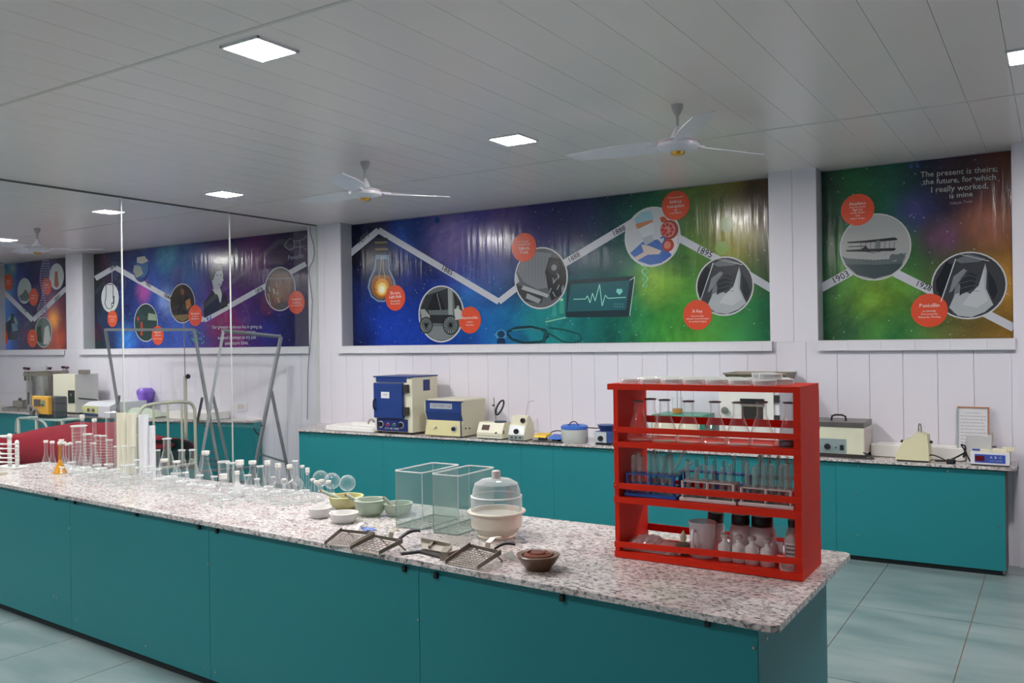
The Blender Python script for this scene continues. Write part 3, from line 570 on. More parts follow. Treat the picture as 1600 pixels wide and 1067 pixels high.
redot(b1, 13.5, 441, 13, [('Steam', .4, -.1), ('Engine', .4, .2)]); redot(b1, 53, 464, 13.5, [('Vaccine', .4, -.1), ('Edward Jenner', .55, .2)]); redot(b1, 73.5, 447.5, 13.5, [('Battery', .4, -.1), ('Alessandro Volta', .6, .2)]); redot(b1, 51, 528.5, 14, [('First', .34, -.1), ('vaccine', .4, .2)]); redot(b1, 5.5, 528, 13.5, [('Steam', .34, -.1), ('train', .34, .2)])
# ------------------------------------------------------------------ granite and worktops
def granite():
    m = bpy.data.materials.new('granite'); m.use_nodes = True; nt = m.node_tree; b = nt.nodes['Principled BSDF']; N = nt.nodes.new; L = nt.links.new
    tc = N('ShaderNodeTexCoord'); mp = N('ShaderNodeMapping'); mp.inputs['Scale'].default_value = (1.0, 1.7, 1.4); mp.inputs['Rotation'].default_value = (0, 0, .35); L(tc.outputs['Object'], mp.inputs[0])
    n1 = N('ShaderNodeTexNoise'); n1.inputs['Scale'].default_value = 52; n1.inputs['Detail'].default_value = 7; n1.inputs['Roughness'].default_value = .68; n1.inputs['Distortion'].default_value = .5; L(mp.outputs[0], n1.inputs['Vector'])
    cr = N('ShaderNodeValToRGB'); e = cr.color_ramp.elements; e[0].position = .35; e[0].color = lin((84, 82, 86)); e[1].position = .60; e[1].color = lin((226, 221, 218)); q = e.new(.43); q.color = lin((150, 147, 148)); q = e.new(.50); q.color = lin((208, 202, 200))
    L(n1.outputs['Fac'], cr.inputs[0])
    n2 = N('ShaderNodeTexNoise'); n2.inputs['Scale'].default_value = 6; n2.inputs['Detail'].default_value = 5; L(mp.outputs[0], n2.inputs['Vector'])
    c2 = N('ShaderNodeValToRGB'); c2.color_ramp.elements[0].position = .45; c2.color_ramp.elements[0].color = (1, 1, 1, 1); c2.color_ramp.elements[1].position = .7; c2.color_ramp.elements[1].color = lin((226, 212, 210))
    L(n2.outputs['Fac'], c2.inputs[0]); mx = N('ShaderNodeMix'); mx.data_type = 'RGBA'; mx.blend_type = 'MULTIPLY'; mx.inputs[0].default_value = .8; L(cr.outputs[0], mx.inputs[6]); L(c2.outputs[0], mx.inputs[7])
    L(mx.outputs[2], b.inputs['Base Color']); b.inputs['Roughness'].default_value = .16; MATS['granite'] = m; return m
M_gran = granite()
def slab(mb, poly, z0, z1, ch=.03):
    return mb.prism(poly, z0, z1)
def screws(parent, pts, nrm, r=.006):
    p0 = None
    for p in pts:
        if p0 is None: p0 = MB().lathe([(r, 0), (r*.8, .003), (0, .004)], (0, 0, 0), 8, nrm).build('screw', M_steel, parent); o = p0
        else: o = p0.copy(); COL.objects.link(o)
        o.location = p
# ---- island
FL, FR, BR, BL = V((-6.74, 2.985, 0)), V((-.735, 2.645, 0)), V((-.725, 3.70, 0)), V((-6.635, 3.66, 0))
cut = .022
top = [(FL.x, FL.y), (FR.x-cut, FR.y), (FR.x, FR.y+cut), (BR.x, BR.y-cut), (BR.x-cut, BR.y), (BL.x, BL.y)]
tp = MB().prism(top, IH-.022, IH); tag(tp.build('worktop', M_gran), 'long speckled granite worktop of the central island, covered with glassware', 'worktop')
isl = thing('island_cabinet', 'long teal laminate base under the central granite worktop', 'cabinet')
def fy(x): return FL.y+(FR.y-FL.y)*(x-FL.x)/(FR.x-FL.x)+.035
xe = ony(1184.5, 1020, fy(-.82)).x; xb = FL.x+.05
MB().prism([(xb+.02, fy(xb)+.02), (xe-.02, fy(xe)+.02), (xe-.02, 3.60), (xb+.02, 3.60)], .0, IH-.0225).build('carcass', M_teald, isl)
cuts = [xb, ony(110, 870, fy(-5)).x, ony(327, 950, fy(-3.6)).x, ony(654, 1000, fy(-2.1)).x, xe]
for a, b in zip(cuts, cuts[1:]):
    MB().prism([(a+.0012, fy(a)), (b-.0012, fy(b)), (b-.0012, fy(b)+.018), (a+.0012, fy(a)+.018)], .045, IH-.024).build('panel', M_teal, isl)
MB().box(xe-.018, xe+.001, fy(xe)+.002, 3.62, .03, IH-.024).build('end_panel', M_teal, isl)
MB().prism([(xb, 3.602), (xe-.02, 3.602), (xe-.02, 3.62), (xb, 3.62)], .045, IH-.024).build('back_panel', M_teal, isl)
MB().box(xb-.018, xb, fy(xb), 3.62, .03, IH-.024).build('end_panel', M_teal, isl)
sc = []
for u, v in ((109, 825), (88, 934), (85, 931), (110, 942), (120, 968), (228, 1009), (322, 1042), (338, 1050), (326, 882), (654, 968), (1178, 1012)):
    for _ in range(1):
        x = ony(u, v, fy(-3)).x; p = ony(u, v, fy(x)); p = ony(u, v, fy(p.x)); sc.append((p.x, fy(p.x)-.001, min(p.z, IH-.04)))
screws(isl, sc, (0, -1, 0))
pr_ = []
for u, v in ((86, 775), (116, 783), (214, 803), (312, 823), (340, 829), (634, 888), (683, 898), (880, 933), (1107, 969)):
    p = ony(u, v, fy(-3)); p = ony(u, v, fy(p.x)); pr_.append((p.x, fy(p.x)-.010, min(p.z, IH-.038)))
p0 = None
for p in pr_:
    if p0 is None: p0 = MB().box(-.008, .008, -.004, .01, -.012, .012).build('clip', M_black, isl); o = p0
    else: o = p0.copy(); COL.objects.link(o)
    o.location = p
p = onx(1190, 1004, xe); screws(isl, [(xe+.001, p.y+.05, p.z)], (1, 0, 0), .008)
# ---- bench along the back wall
def yf(x): return 6.80+(x+7.2)*.0364
bt = MB().prism([(-7.22, yf(-7.22)-.005), (-.30, yf(-.3)-.005), (-.262, yf(-.3)+.03), (-.262, WY-.002), (-7.475, WY-.002)], BH-.022, BH)
tag(bt.build('worktop', M_gran), 'granite worktop along the back wall carrying the instruments', 'worktop')
bb = thing('bench_cabinet', 'long teal laminate bench base along the back wall', 'cabinet')
MB().prism([(-7.18, yf(-7.2)+.05), (-.36, yf(-.3)+.05), (-.36, WY-.01), (-7.42, WY-.01)], 0, BH-.023).build('carcass', M_teald, bb)
cuts = [-7.2, -6.0, ony(815, 760, 6.93).x, ony(955, 760, 6.93).x-.6, -2.2, ony(1305, 800, 7.0).x, -.335]
cuts = sorted(cuts)
for a, b in zip(cuts, cuts[1:]):
    MB().prism([(a+.001, yf(a)+.028), (b-.001, yf(b)+.028), (b-.001, yf(b)+.046), (a+.001, yf(a)+.046)], .04, BH-.034).build('panel', M_teal, bb)
MB().prism([(-7.205, yf(-7.2)+.028), (-7.2, yf(-7.2)+.046), (-7.44, WY-.01), (-7.455, WY-.01)], .0, BH-.024).build('end_panel', M_white, bb)
MB().box(-.357, -.335, yf(-.3)+.03, WY-.01, .02, BH-.024).build('end_panel', mat('brown_edge', (96, 88, 84), .6), bb)
screws(bb, [(x, yf(x)+.027, BH-.055) for x in (-7.0, -6.4, -5.9, -5.2, -4.9, -4.4, -3.9, -3.4, -2.9, -1.32, -.7)]+[(x, yf(x)+.027, z) for x, z in ((-1.33, .52), (-1.33, .2), (-.38, .36), (-2.4, .3))], (0, -1, 0), .007)
# ---- benches behind the glass
def bench(x0, y0, x1, y1, label, lab2, xback0=None, xback1=None):
    a = xback0 if xback0 is not None else x0; b = xback1 if xback1 is not None else x1
    tag(MB().prism([(x0, y0), (x1, y1), (b, WY-.002), (a, WY-.002)], BH-.022, BH).build('worktop', M_gran), lab2, 'worktop')
    t = thing('bench_cabinet', label, 'cabinet'); n = max(1, round((x1-x0)/1.2))
    for i in range(n):
        f = lambda k: (x0+.02+(x1-x0-.04)*k/n, y0+(y1-y0)*k/n+.03); p, q = f(i), f(i+1)
        MB().prism([(p[0]+.001, p[1]), (q[0]-.001, q[1]), (q[0]-.001, q[1]+.018), (p[0]+.001, p[1]+.018)], .03, BH-.03).build('panel', M_teal, t)
    MB().prism([(x0+.03, y0+.06), (x1-.03, y1+.06), (b-.03, WY-.01), (a+.03, WY-.01)], 0, BH-.023).build('carcass', M_teald, t)
    MB().prism([(x1-.02, y1+.03), (x1-.002, y1+.035), (b-.01, WY-.01), (b-.028, WY-.01)], 0, BH-.024).build('end_panel', M_teal, t)
bench(-15.6, 6.74, -10.75, 6.78, 'teal bench base behind the glass below the steel autoclave', 'granite worktop behind the glass under the steam autoclave and incubator')
q = onz(393, 657.5, BH)
bench(-10.1, 6.72, q.x, q.y, 'teal bench base behind the glass and the grey easels', 'granite worktop behind the glass holding the white sink near the easels', -10.1, q.x+.02)
# ------------------------------------------------------------------ generic instrument helpers
def bx(u0, u1, v0, v1, y, z0=BH, ub=None):
    """front face from pixel columns u0..u1 at distance y standing on z0, top at row v1; ub: column of the far right edge"""
    vm = (v0+v1)/2; a = ony(u0, vm, y); b = ony(u1, vm, y); z1 = ony((u0+u1)/2, v1, y).z; d = None
    if ub: d = onx(ub, vm, b.x).y-y
    h0 = ony((u0+u1)/2, v0, y).z; 
    return a.x, b.x, z0, z0+(z1-h0), d
def knob(t, x, y, z, r, m, name='knob', n=(0, -1, 0), d=.02): return MB().lathe([(r, 0), (r*.9, d), (0, d)], (x, y, z), 16, n).build(name, m, t, True)
def cable(pts, label, r=.005, m=None): return tag(MB().tube(smooth(pts), r, 6).build('cable', m or M_black, smooth=True), label, 'cable')
def smooth(pts, it=2):
    pts = [V(p) for p in pts]
    for _ in range(it):
        q = [pts[0]]
        for a, b in zip(pts, pts[1:]): q += [a*.75+b*.25, a*.25+b*.75]
        pts = q+[pts[-1]]
    return pts
def flat_text(parent, s, x0, x1, z, y, m, size=None):
    cu = bpy.data.curves.new('lettering', 'FONT'); cu.body = s; cu.resolution_u = 1
    o = bpy.data.objects.new('lettering', cu); COL.objects.link(o); cu.materials.append(m); TXT.append((o, V((x0, y, z)), V((x1, y, z)), parent, None))
# sink on the bench
def sink(x0, x1, y0, y1, z0, h, label, grp=None):
    t = thing('ceramic_sink', label, 'sink', ((x0+x1)/2, (y0+y1)/2, z0)); W = (x1-x0)/2; D = (y1-y0)/2
    m = MB(); rw = .035
    def rect(w, d, z, r=.04, n=5):
        P = []
        for cx, cy_, a0 in ((w-r, d-r, 0), (-w+r, d-r, 90), (-w+r, -d+r, 180), (w-r, -d+r, 270)):
            for i in range(n): a = R(a0+90*i/(n-1)); P.append((cx+r*math.cos(a), cy_+r*math.sin(a), z))
        return P
    rings = [rect(W-.012, D-.012, 0), rect(W, D, .006), rect(W, D, h-.008), rect(W-.01, D-.01, h), rect(W-rw, D-rw, h-.002), rect(W-rw-.01, D-rw-.01, h-.012), rect(W-rw-.03, D-rw-.03, .012)]
    n = len(rings[0]); vs = sum(rings, []); fs = [(j*n+i, j*n+(i+1) % n, (j+1)*n+(i+1) % n, (j+1)*n+i) for j in range(len(rings)-1) for i in range(n)]
    fs.append(tuple((len(rings)-1)*n+i for i in range(n))); fs.append(tuple(range(n-1, -1, -1))); m.add(vs, fs); m.build('basin', M_ceramic, t, True)
    MB().lathe([(.02, 0), (.02, .003), (.008, .004)], (0, 0, .0125), 12).build('drain', M_steel, t); return t
def tap(x, y, z, label, h=.16, rz=0):
    t = thing('water_tap', label, 'tap', (x, y, z), rz); MB().cyl((0, 0, 0), (0, 0, .02), .022).build('base', M_steel, t)
    MB().tube(smooth([(0, 0, .02), (0, 0, h), (0, -.03, h+.04), (0, -.09, h+.03), (0, -.1, h-.01)], 2), .009, 8).build('spout', M_steel, t, True)
    MB().tube([(0, 0, .06), (.05, 0, .08)], .006, 8).build('lever', M_steel, t, True)
x0 = ony(505, 665, 6.85).x; x1 = ony(592, 665, 6.9).x-.02; sink(x0, x1-.03, 6.86, 7.33, BH, .055, 'white ceramic sink on the bench left of the blue oven')
tap((x0+x1)/2-.1, 7.38, BH, 'steel tap behind the sink beside the blue oven', .05)
# blue hot-air oven
a, b, z0, z1, d = bx(584.5, 643, 679, 589, 6.88, BH, 684)
d = min(d, WY-.03-6.88)
t = thing('hot_air_oven', 'tall blue-fronted hot-air oven on the back bench', 'oven', (a, 6.88, BH)); W = b-a; H = z1-z0; m = MB()
m.box(0, W, .012, d, .02, H-.008, .004).build('housing', M_cream, t)
MB().box(-.005, W+.004, -.004, d+.004, H-.012, H).build('lid', M_blue, t)
MB().box(W*.06, W*.86, .002, .012, H*.90, H-.013).build('top_strip', M_blue, t)
MB().box(.02, W*.80, -.03, .006, .165, H*.885, .006).build('door', M_blue, t)
dr = t.children[-1] if t.children else None
MB().tube(smooth([(.045, -.03, H*.42), (.045, -.06, H*.44), (.045, -.06, H*.58), (.045, -.03, H*.60)], 1), .009, 8).build('handle', M_black, t, True)
for z in (.20, H*.72): MB().box(W*.81, W*.93, -.022, .012, z, z+.085, .003).build('hinge', mat('dark_hinge', (44, 40, 38), .5), t)
MB().box(W*.08, W*.88, -.006, .012, .03, .155).build('control_panel', mat('navy_panel', (24, 40, 104), .4), t)
for k, (fx, r, c) in enumerate(((.19, .027, M_black), (.38, .014, mat('red_knob', (180, 30, 50), .35)), (.55, .014, mat('teal_knob', (60, 110, 120), .35)), (.73, .027, M_black))):
    MB().lathe([(r*1.3, 0), (r*1.3, .002), (r, .0025)], (W*fx, -.006, .098), 20, (0, -1, 0)).build('dial_scale', mat('scale_ring', (190, 195, 205), .4), t); knob(t, W*fx, -.0085, .098, r, c)
flat_text(t, 'HOT AIR OVEN', W*.30+0, W*.66, .048, -.008, mat('ink_white', (225, 225, 225), .5)); flat_text(t, 'MAX', W*.15, W*.23, .055, -.008, MATS['ink_white'])
MB().box(W*.25, W*.47, -.0325, -.0295, H*.62, H*.73).build('sticker', M_white, t); flat_text(t, 'OVEN', W*.30, W*.42, H*.67, -.0335, mat('ink_grey', (110, 110, 110), .5))
MB().box(W, W+.008, d*.45, d*.68, H*.74, H*.93).build('vent_plate', MATS['navy_panel'], t)
for x, y in ((.03, .03), (W-.04, .03), (.03, d-.04), (W-.04, d-.04)): MB().box(x, x+.025, y, y+.025, 0, .02).build('foot', M_black, t)
knob(t, -.008, .05, H*.25, .012, M_steel, 'latch', (-1, 0, 0))
# centrifuge
a, b, z0, z1, d = bx(664, 719, 684, 627.5, 6.86, BH, 759); d = min(d, WY-.02-6.86)
t = thing('centrifuge', 'beige and blue box centrifuge right of the blue oven', 'centrifuge', (a, 6.86, BH)); W = b-a; H = z1-z0
prof = [(-.01, .02), (.0, .02), (.04, .46*H), (.012, .70*H), (.012, H-.006), (d, H-.006), (d, .02)]
MB().prism_x([(.004, .012), (.048, .44*H), (.02, .70*H), (.02, H-.004), (d, H-.004), (d, .012)], .006, W-.002).build('housing', mat('beige_enamel', (200, 196, 172), .4, noise=.03), t)
MB().prism_x([(.0, .02), (.003, .012), (.046, .45*H), (.04, .455*H)], .0, W).build('control_panel', mat('yellow_beige_panel', (204, 196, 146), .4), t)
MB().prism_x([(.040, .455*H), (.047, .46*H), (.018, .70*H), (.018, H-.012), (.010, H-.012), (.010, .69*H)], .0, W).build('blue_front', M_blue, t)
MB().prism_x([(-.0, 0), (.012, .0), (.05, .45*H), (.02, .7*H), (.02, H), (.004, H), (.004, .68*H), (.034, .45*H)], -.006, .004).build('side_trim', mat('beige_trim', (196, 186, 160), .4), t)
MB().box(-.004, W+.002, .006, .05, H-.01, H).build('front_edge', MATS['navy_panel'], t)
MB().box(.0, W, .05, d, H-.004, H+.012, .003).build('lid', M_cream, t)
MB().box(W*.14, W*.76, .006, .011, H*.78, H*.93).build('name_plate', mat('alu_plate', (190, 195, 205), .35, metal=.3), t)
flat_text(t, 'CENTRIFUGE', W*.17, W*.73, H*.82, .004, MATS['ink_grey'])
knob(t, W*.26, .018, .27*H, .016, M_cream); MB().lathe([(.034, 0), (.034, .002)], (W*.80, .014, .24*H), 20, (0, -1, .1)).build('dial_scale', MATS['alu_plate'], t); knob(t, W*.80, .012, .24*H, .02, M_black)
MB().box(W, W+.002, .0, .02, .0, H).build('corner_strip', MATS['navy_panel'], t)
for y, z in ((d*.2, .09), (d*.34, .085)): knob(t, W, y, z, .008, M_black, 'screw_cap', (1, 0, 0), .006)
# colorimeter
def wedge(t, name, W, d, H, m, lip=.3, cut=.35, taper=.0):
    return MB().prism_x([(.0, .012), (.0, H*lip), (d*cut, H), (d, H), (d, .012)], 0, W).build(name, m, t)
a, b, z0, z1, d = bx(745, 784, 687, 662, 6.90, BH, 799); d = min(d, WY-.1-6.9)
t = thing('colorimeter', 'low cream colorimeter with dark red display, a magnifier on its top', 'instrument', (a, 6.90, BH)); W = b-a; H = z1-z0+.005
wedge(t, 'housing', W, d, H, M_cream, .4, .28); 
n = V((0, -.6*H, d*.28)).normalized()
MB().prism_x([(d*.07, H*.55), (d*.065, H*.56), (d*.20, H*.86), (d*.21, H*.85)], W*.16, W*.46).build('display', mat('dark_red_display', (58, 14, 18), .2), t)
knob(t, W*.78, d*.03, H*.42, .008, M_black); MB().box(W, W+.004, d*.15, d*.22, H*.35, H*.55).build('side_knob', M_black, t); MB().box(.01, W-.01, .01, d-.02, 0, .012).build('base', M_black, t)
MB().box(W*.03, W*.98, -.003, .0, H*.2, H*.24).build('seam_line', mat('dull_cream_line', (170, 165, 150), .5), t)  # narrow line, darker than the cream housing
ax = a+W*.62; ay = 6.90+d*.6
t = thing('magnifier_stand', 'small black-ringed magnifier standing on the cream colorimeter', 'magnifier', (ax, ay, BH+H))
MB().lathe([(.06, 0), (.062, .008), (.055, .014), (0, .015)], (.03, 0, 0), 24).build('base', mat('blue_black_base', (34, 56, 84), .4), t, True)
MB().tube([(-.02, 0, .01), (-.035, 0, .12), (-.045, 0, .24)], .004, 8).build('rod', M_dsteel, t, True)
c = V((.03, -.01, .145)); ringp = [c+V((.045*math.cos(k*PI/12), .03*math.sin(k*PI/12), .062*math.sin(k*PI/12)+.028*math.cos(k*PI/12))) for k in range(24)]
MB().tube(ringp, .009, 8, True).build('lens_ring', M_black, t, True); MB().tube([(-.04, 0, .16), (-.06, 0, .165)], .008, 8).build('clamp_knob', M_black, t, True); MB().tube([(-.03, 0, .09), (.0, -.01, .1)], .005, 6).build('arm', M_black, t)
# melting point apparatus
a, b, z0, z1, d = bx(794, 816, 690, 654, 6.90, BH, 832); d = min(d, WY-.05-6.9)
t = thing('melting_point_apparatus', 'cream sloping unit with round eyepiece and thin thermometer', 'instrument', (a, 6.9, BH)); W = b-a+.02; H = z1-z0+.02
MB().prism_x([(0, .01), (0, .06), (.03, H*.62), (.05, H*.66), (.06, H*.95), (.10, H), (d*.75, H*.86), (d, H*.4), (d, .01)], 0, W).build('housing', M_cream, t)
MB().prism_x([(-.003, .012), (-.003, .055), (0, .055), (0, .012)], .004, W-.004).build('switch_strip', mat('grey_green', (140, 150, 146), .4), t)
MB().prism_x([(-.003, .06), (.027, H*.60), (.03, H*.60), (.0, .06)], .008, W*.9).build('control_panel', mat('silver_panel', (208, 212, 216), .3, metal=.3), t)
knob(t, W*.5, .008, H*.38, .026, M_black); 
for k in range(3): knob(t, W*(.24+.26*k), -.003, .034, .008, M_black, 'button', d=.008)
MB().lathe([(.024, 0), (.024, .02), (.017, .02), (.017, .004), (0, .004)], (W*.78, .054, H*.80), 20, (0, -1, .15)).build('eyepiece', mat('brown_lens', (52, 40, 34), .3), t, True)
MB().tube([(W*.8, .10, H), (W*.95, .1, H+.13), (W*1.3, .1, H+.14)], .003, 6).build('thermometer', mat('pale_glass_rod', (190, 170, 165), .2), t, True)
MB().box(.01, W-.01, .02, d-.02, 0, .01).build('base', M_black, t)
# foot pedals
x = ony(832, 690, 6.93).x; x2 = ony(878, 690, 6.93).x
t = thing('pedal_switch', 'yellow and blue pedal switches on a dark plate beside the round heating mantle', 'switch', (x, 6.93, BH)); W = x2-x
MB().box(0, W, 0, .16, 0, .012, .003).build('base_plate', mat('dark_grey_plate', (60, 60, 62), .4), t)
MB().prism_x([(.02, .04), (.03, .058), (.13, .075), (.14, .06)], .0, W*.42).build('yellow_pedal', mat('yellow_plastic', (225, 185, 20), .35), t)
MB().prism_x([(.02, .03), (.03, .045), (.13, .068), (.14, .05)], W*.5, W*.92).build('blue_pedal', mat('blue_plastic', (40, 100, 190), .35), t)
for xx in (W*.12, W*.6): MB().box(xx, xx+W*.18, .04, .12, .012, .045).build('bracket', MATS['dark_grey_plate'], t)
cable([(x+W*.3, 7.06, BH+.06), (x+W*.4, 7.12, BH+.09), (x+W*.6, 7.15, BH+.09), (x+W*.8, 7.12, BH+.06), (x+W*1.0, 7.12, BH+.07), (x+W*1.3, 7.2, BH+.06)], 'black cable arching behind the yellow and blue pedals')
# heating mantles
c0 = ony(898, 690, 7.05); r = (ony(918, 690, 7.05).x-ony(878, 690, 7.05).x)/2*.93; zt = ony(898, 665, 7.05).z
t = thing('heating_mantle', 'round grey heating mantle with blue rim', 'heating mantle', (c0.x, 7.05, BH)); hh = .165
MB().lathe([(r*.94, 0), (r, .012), (r, hh*.7), (r*.98, hh*.75), (r*.98, hh*.76)], n=32).build('body', mat('light_grey_enamel', (186, 188, 184), .4), t, True)
MB().lathe([(r*.98, hh*.76), (r*1.02, hh*.8), (r*1.0, hh*.93), (r*.85, hh), (r*.6, hh*.98), (r*.5, hh*.8), (0, hh*.7)], n=32).build('rim', mat('bright_blue', (60, 110, 196), .35), t, True)
cable([(c0.x-.03, 7.0, BH+hh), (c0.x, 6.98, BH+hh+.03), (c0.x+.05, 6.98, BH+hh+.04), (c0.x+.07, 7.0, BH+hh)], 'black cable looped on top of the round heating mantle')
cable([(c0.x+.12, 7.08, BH+.14), (c0.x+.2, 7.14, BH+.13), (c0.x+.3, 7.12, BH+.15), (c0.x+.4, 7.15, BH+.13)], 'black cable running between the two heating mantles')
a, b, z0, z1, d = bx(929, 946, 693, 672, 6.97, BH, 960)
t = thing('mantle_controller', 'small blue controller box with black knob just left of the red rack', 'instrument', (a, 6.97, BH)); W = b-a; H = z1-z0
MB().box(0, W+.06, .004, .2, .02, H, .004).build('housing', mat('slate_blue', (52, 74, 130), .4), t); MB().box(-.006, W+.01, -.004, .004, .022, H-.004).build('front_panel', mat('silver_panel', (208, 212, 216), .3, metal=.3), t)
MB().lathe([(.036, 0), (.036, .002)], (W*.6, -.004, H*.5), 24, (0, -1, 0)).build('dial_scale', M_white, t); knob(t, W*.6, -.006, H*.5, .026, M_black); MB().lathe([(.06, 0), (.085, .05), (.095, .055), (.08, .06), (0, .06)], (W*.7, .1, H-.003), 24).build('bowl_top', MATS['slate_blue'], t, True); MB().box(0, W+.05, .02, .18, 0, .02).build('base', M_black, t)
# stirrer with beaker (seen through the rack)
a, b, z0, z1, d = bx(1018, 1095, 700, 648, 7.04, BH); d = .36
t = thing('magnetic_stirrer', 'green magnetic stirrer box behind the red rack', 'instrument', (a, 7.04, BH)); W = b-a; H = z1-z0
MB().box(0, W, .0, d, .015, H, .008).build('housing', mat('green_enamel', (36, 150, 122), .35), t); MB().box(.01, W-.01, -.004, 0, .03, H-.02).build('front_panel', M_cream, t)
for k in range(4): knob(t, W*(.2+.2*k), -.004, H*.5, .014, M_black)
MB().box(W, W+.005, d*.3, d*.5, H*.6, H*.85).build('side_knob', M_black, t); MB().box(.01, W-.01, .01, d-.01, 0, .015).build('base', M_black, t)
bc = (a+W*.40, 7.2, BH+H); M_amber = mat('amber_liquid', (200, 130, 30), .2)
t = thing('beaker', 'tall beaker of amber liquid on the green stirrer', 'beaker', bc)
MB().lathe([(.045, 0), (.048, .006), (.048, .14), (.052, .145)], n=24, cap=False).build('wall', M_glass, t, True); MB().lathe([(.0, .004), (.045, .004), (.045, .045), (0, .045)], n=24).build('liquid', M_amber, t, True)
for k, dx in enumerate((-.005, .03)): MB().cyl((dx, .01, .02), (dx, .01, .22), .003, n=6).build('rod', M_dsteel, t)
# incubator
a, b, z0, z1, d = bx(1122, 1217, 703, 597, 7.03, BH, 1246); d = WY-.02-7.03
t = thing('incubator', 'large white incubator seen behind and through the red rack', 'incubator', (a, 7.03, BH)); W = b-a; H = z1-z0
MB().box(0, W, .02, d, .02, H, .006).build('housing', M_white, t); MB().box(.01, W*.92, .0, .02, .06, H-.02, .005).build('door', mat('off_white_enamel', (222, 222, 216), .4), t)
MB().box(W*.40, W*.75, -.006, .0, H*.46, H*.80, .003).build('window', mat('dark_window', (48, 46, 44), .2), t); MB().box(W*.38, W*.77, -.010, -.004, H*.72, H*.80).build('window_frame', M_black, t); MB().box(W*.40, W*.77, -.012, -.006, H*.685, H*.72).build('window_bar', M_dsteel, t)
MB().lathe([(.016, 0), (.016, .02), (.03, .03), (.03, .045), (0, .05)], (W*.14, 0, H*.62), 16, (0, -1, 0)).build('handle', mat('grey_knob', (120, 122, 118), .4, metal=.4), t, True); MB().box(W*.08, W*.14, -.04, -.02, H*.59, H*.64, .005).build('latch', MATS['grey_knob'], t)
for z in (H*.46, H*.75): MB().box(W*.93, W+.004, -.004, .02, z, z+.06).build('hinge', mat('dark_hinge', (44, 40, 38), .5), t)
MB().box(.02, W-.02, .03, d-.02, 0, .02).build('base', M_black, t)
# tray on the incubator
zt = BH+H; x = ony(1130, 590, 7.05).x; x2 = ony(1228, 590, 7.05).x
t = thing('steel_tray', 'dark steel tray lying on top of the white incubator', 'tray', ((x+x2)/2, 7.22, zt)); W2 = (x2-x)/2; hh = max(.03, ony(1180, 583, 7.05).z-zt)
m = MB(); m.add([(-W2+.05, -.12, 0), (W2-.02, -.12, 0), (W2-.02, .12, 0), (-W2+.05, .12, 0), (-W2, -.17, hh), (W2, -.17, hh), (W2, .17, hh), (-W2, .17, hh), (-W2+.01, -.16, hh), (W2-.01, -.16, hh), (W2-.01, .16, hh), (-W2+.01, .16, hh), (-W2+.06, -.11, .004), (W2-.03, -.11, .004), (W2-.03, .11, .004), (-W2+.06, .11, .004)],
 [(3, 2, 1, 0), (0, 1, 5, 4), (1, 2, 6, 5), (2, 3, 7, 6), (3, 0, 4, 7), (4, 5, 9, 8), (5, 6, 10, 9), (6, 7, 11, 10), (7, 4, 8, 11), (8, 9, 13, 12), (9, 10, 14, 13), (10, 11, 15, 14), (11, 8, 12, 15), (12, 13, 14, 15)])
m.build('pan', mat('dark_steel', (120, 112, 92), .35, metal=.8), t); MB().box(-W2-.002, W2+.002, -.173, -.168, hh-.012, hh+.002).build('rim', M_dsteel, t)
# water bath
a, b, z0, z1, d = bx(1262, 1349, 706, 650, 7.06, BH, 1358); d = WY-.05-7.06
t = thing('water_bath', 'worn white water bath with dark steel lid right of the red rack', 'water bath', (a, 7.06, BH)); W = b-a; H = z1-z0
MB().box(0, W, .0, d, .03, H-.04, .004).build('housing', mat('worn_cream', (214, 214, 190), .5, noise=.14, nscale=7), t); MB().box(-.004, W+.004, -.006, d+.004, H-.042, H, .004).build('lid', mat('dark_lid', (112, 108, 104), .35, metal=.6, noise=.3, nscale=18), t)
MB().box(W, W+.006, .0, d, .03, H-.045).build('side_panel', mat('pinkish_cream', (206, 196, 190), .5, noise=.1), t)
hx = ony(1306, 645, 7.06).x-a; MB().tube(smooth([(hx-.055, .1, H), (hx-.05, .1, H+.045), (hx+.05, .1, H+.045), (hx+.055, .1, H)], 1), .008, 8).build('handle', M_black, t, True)
px = ony(1322, 690, 7.06).x-a; MB().box(px-.2, px, -.004, 0, .035, H*.52).build('control_panel', mat('grey_blue_panel', (136, 152, 154), .4), t)
knob(t, px-.14, -.004, H*.3, .024, M_black); knob(t, px-.075, -.004, H*.28, .005, M_black, 'lamp'); MB().box(px-.045, px-.018, -.012, -.004, H*.22, H*.36).build('switch', M_black, t); MB().box(0, W, .0, d, .0, .03).build('base', mat('rust_black', (44, 38, 36), .6), t)
# second sink, cream lamp unit, meter, notice
x0 = ony(1359, 700, 7.25).x; x1 = ony(1508, 700, 7.25).x; sink(x0, x1, 7.245, 7.44, BH, .10, 'white ceramic sink on the bench between the water bath and the framed notice')
def P2(pts, y): return [(ony(u, v, y).x, ony(u, v, y).z) for u, v in pts]
yy = 7.062; zz = ony(1425, 711, yy).z-BH
pl = [(x, z-zz) for x, z in P2([(1399, 711), (1398, 700), (1404, 690), (1411, 678), (1425, 673), (1427, 669), (1433, 665), (1448, 670), (1450, 684), (1452, 711)], yy)]
cx = sum(p[0] for p in pl)/len(pl)
t = thing('cream_lamp_unit', 'cream hump-backed instrument with a chrome loop in front of the right sink', 'instrument', (cx, yy, BH))
MB().prism_y([(x-cx, max(z-BH, .012)) for x, z in pl], 0, .17).build('housing', mat('pale_cream', (222, 216, 180), .4), t); MB().box(pl[0][0]-cx+.01, pl[-1][0]-cx-.01, .01, .16, 0, .012).build('base', M_black, t)
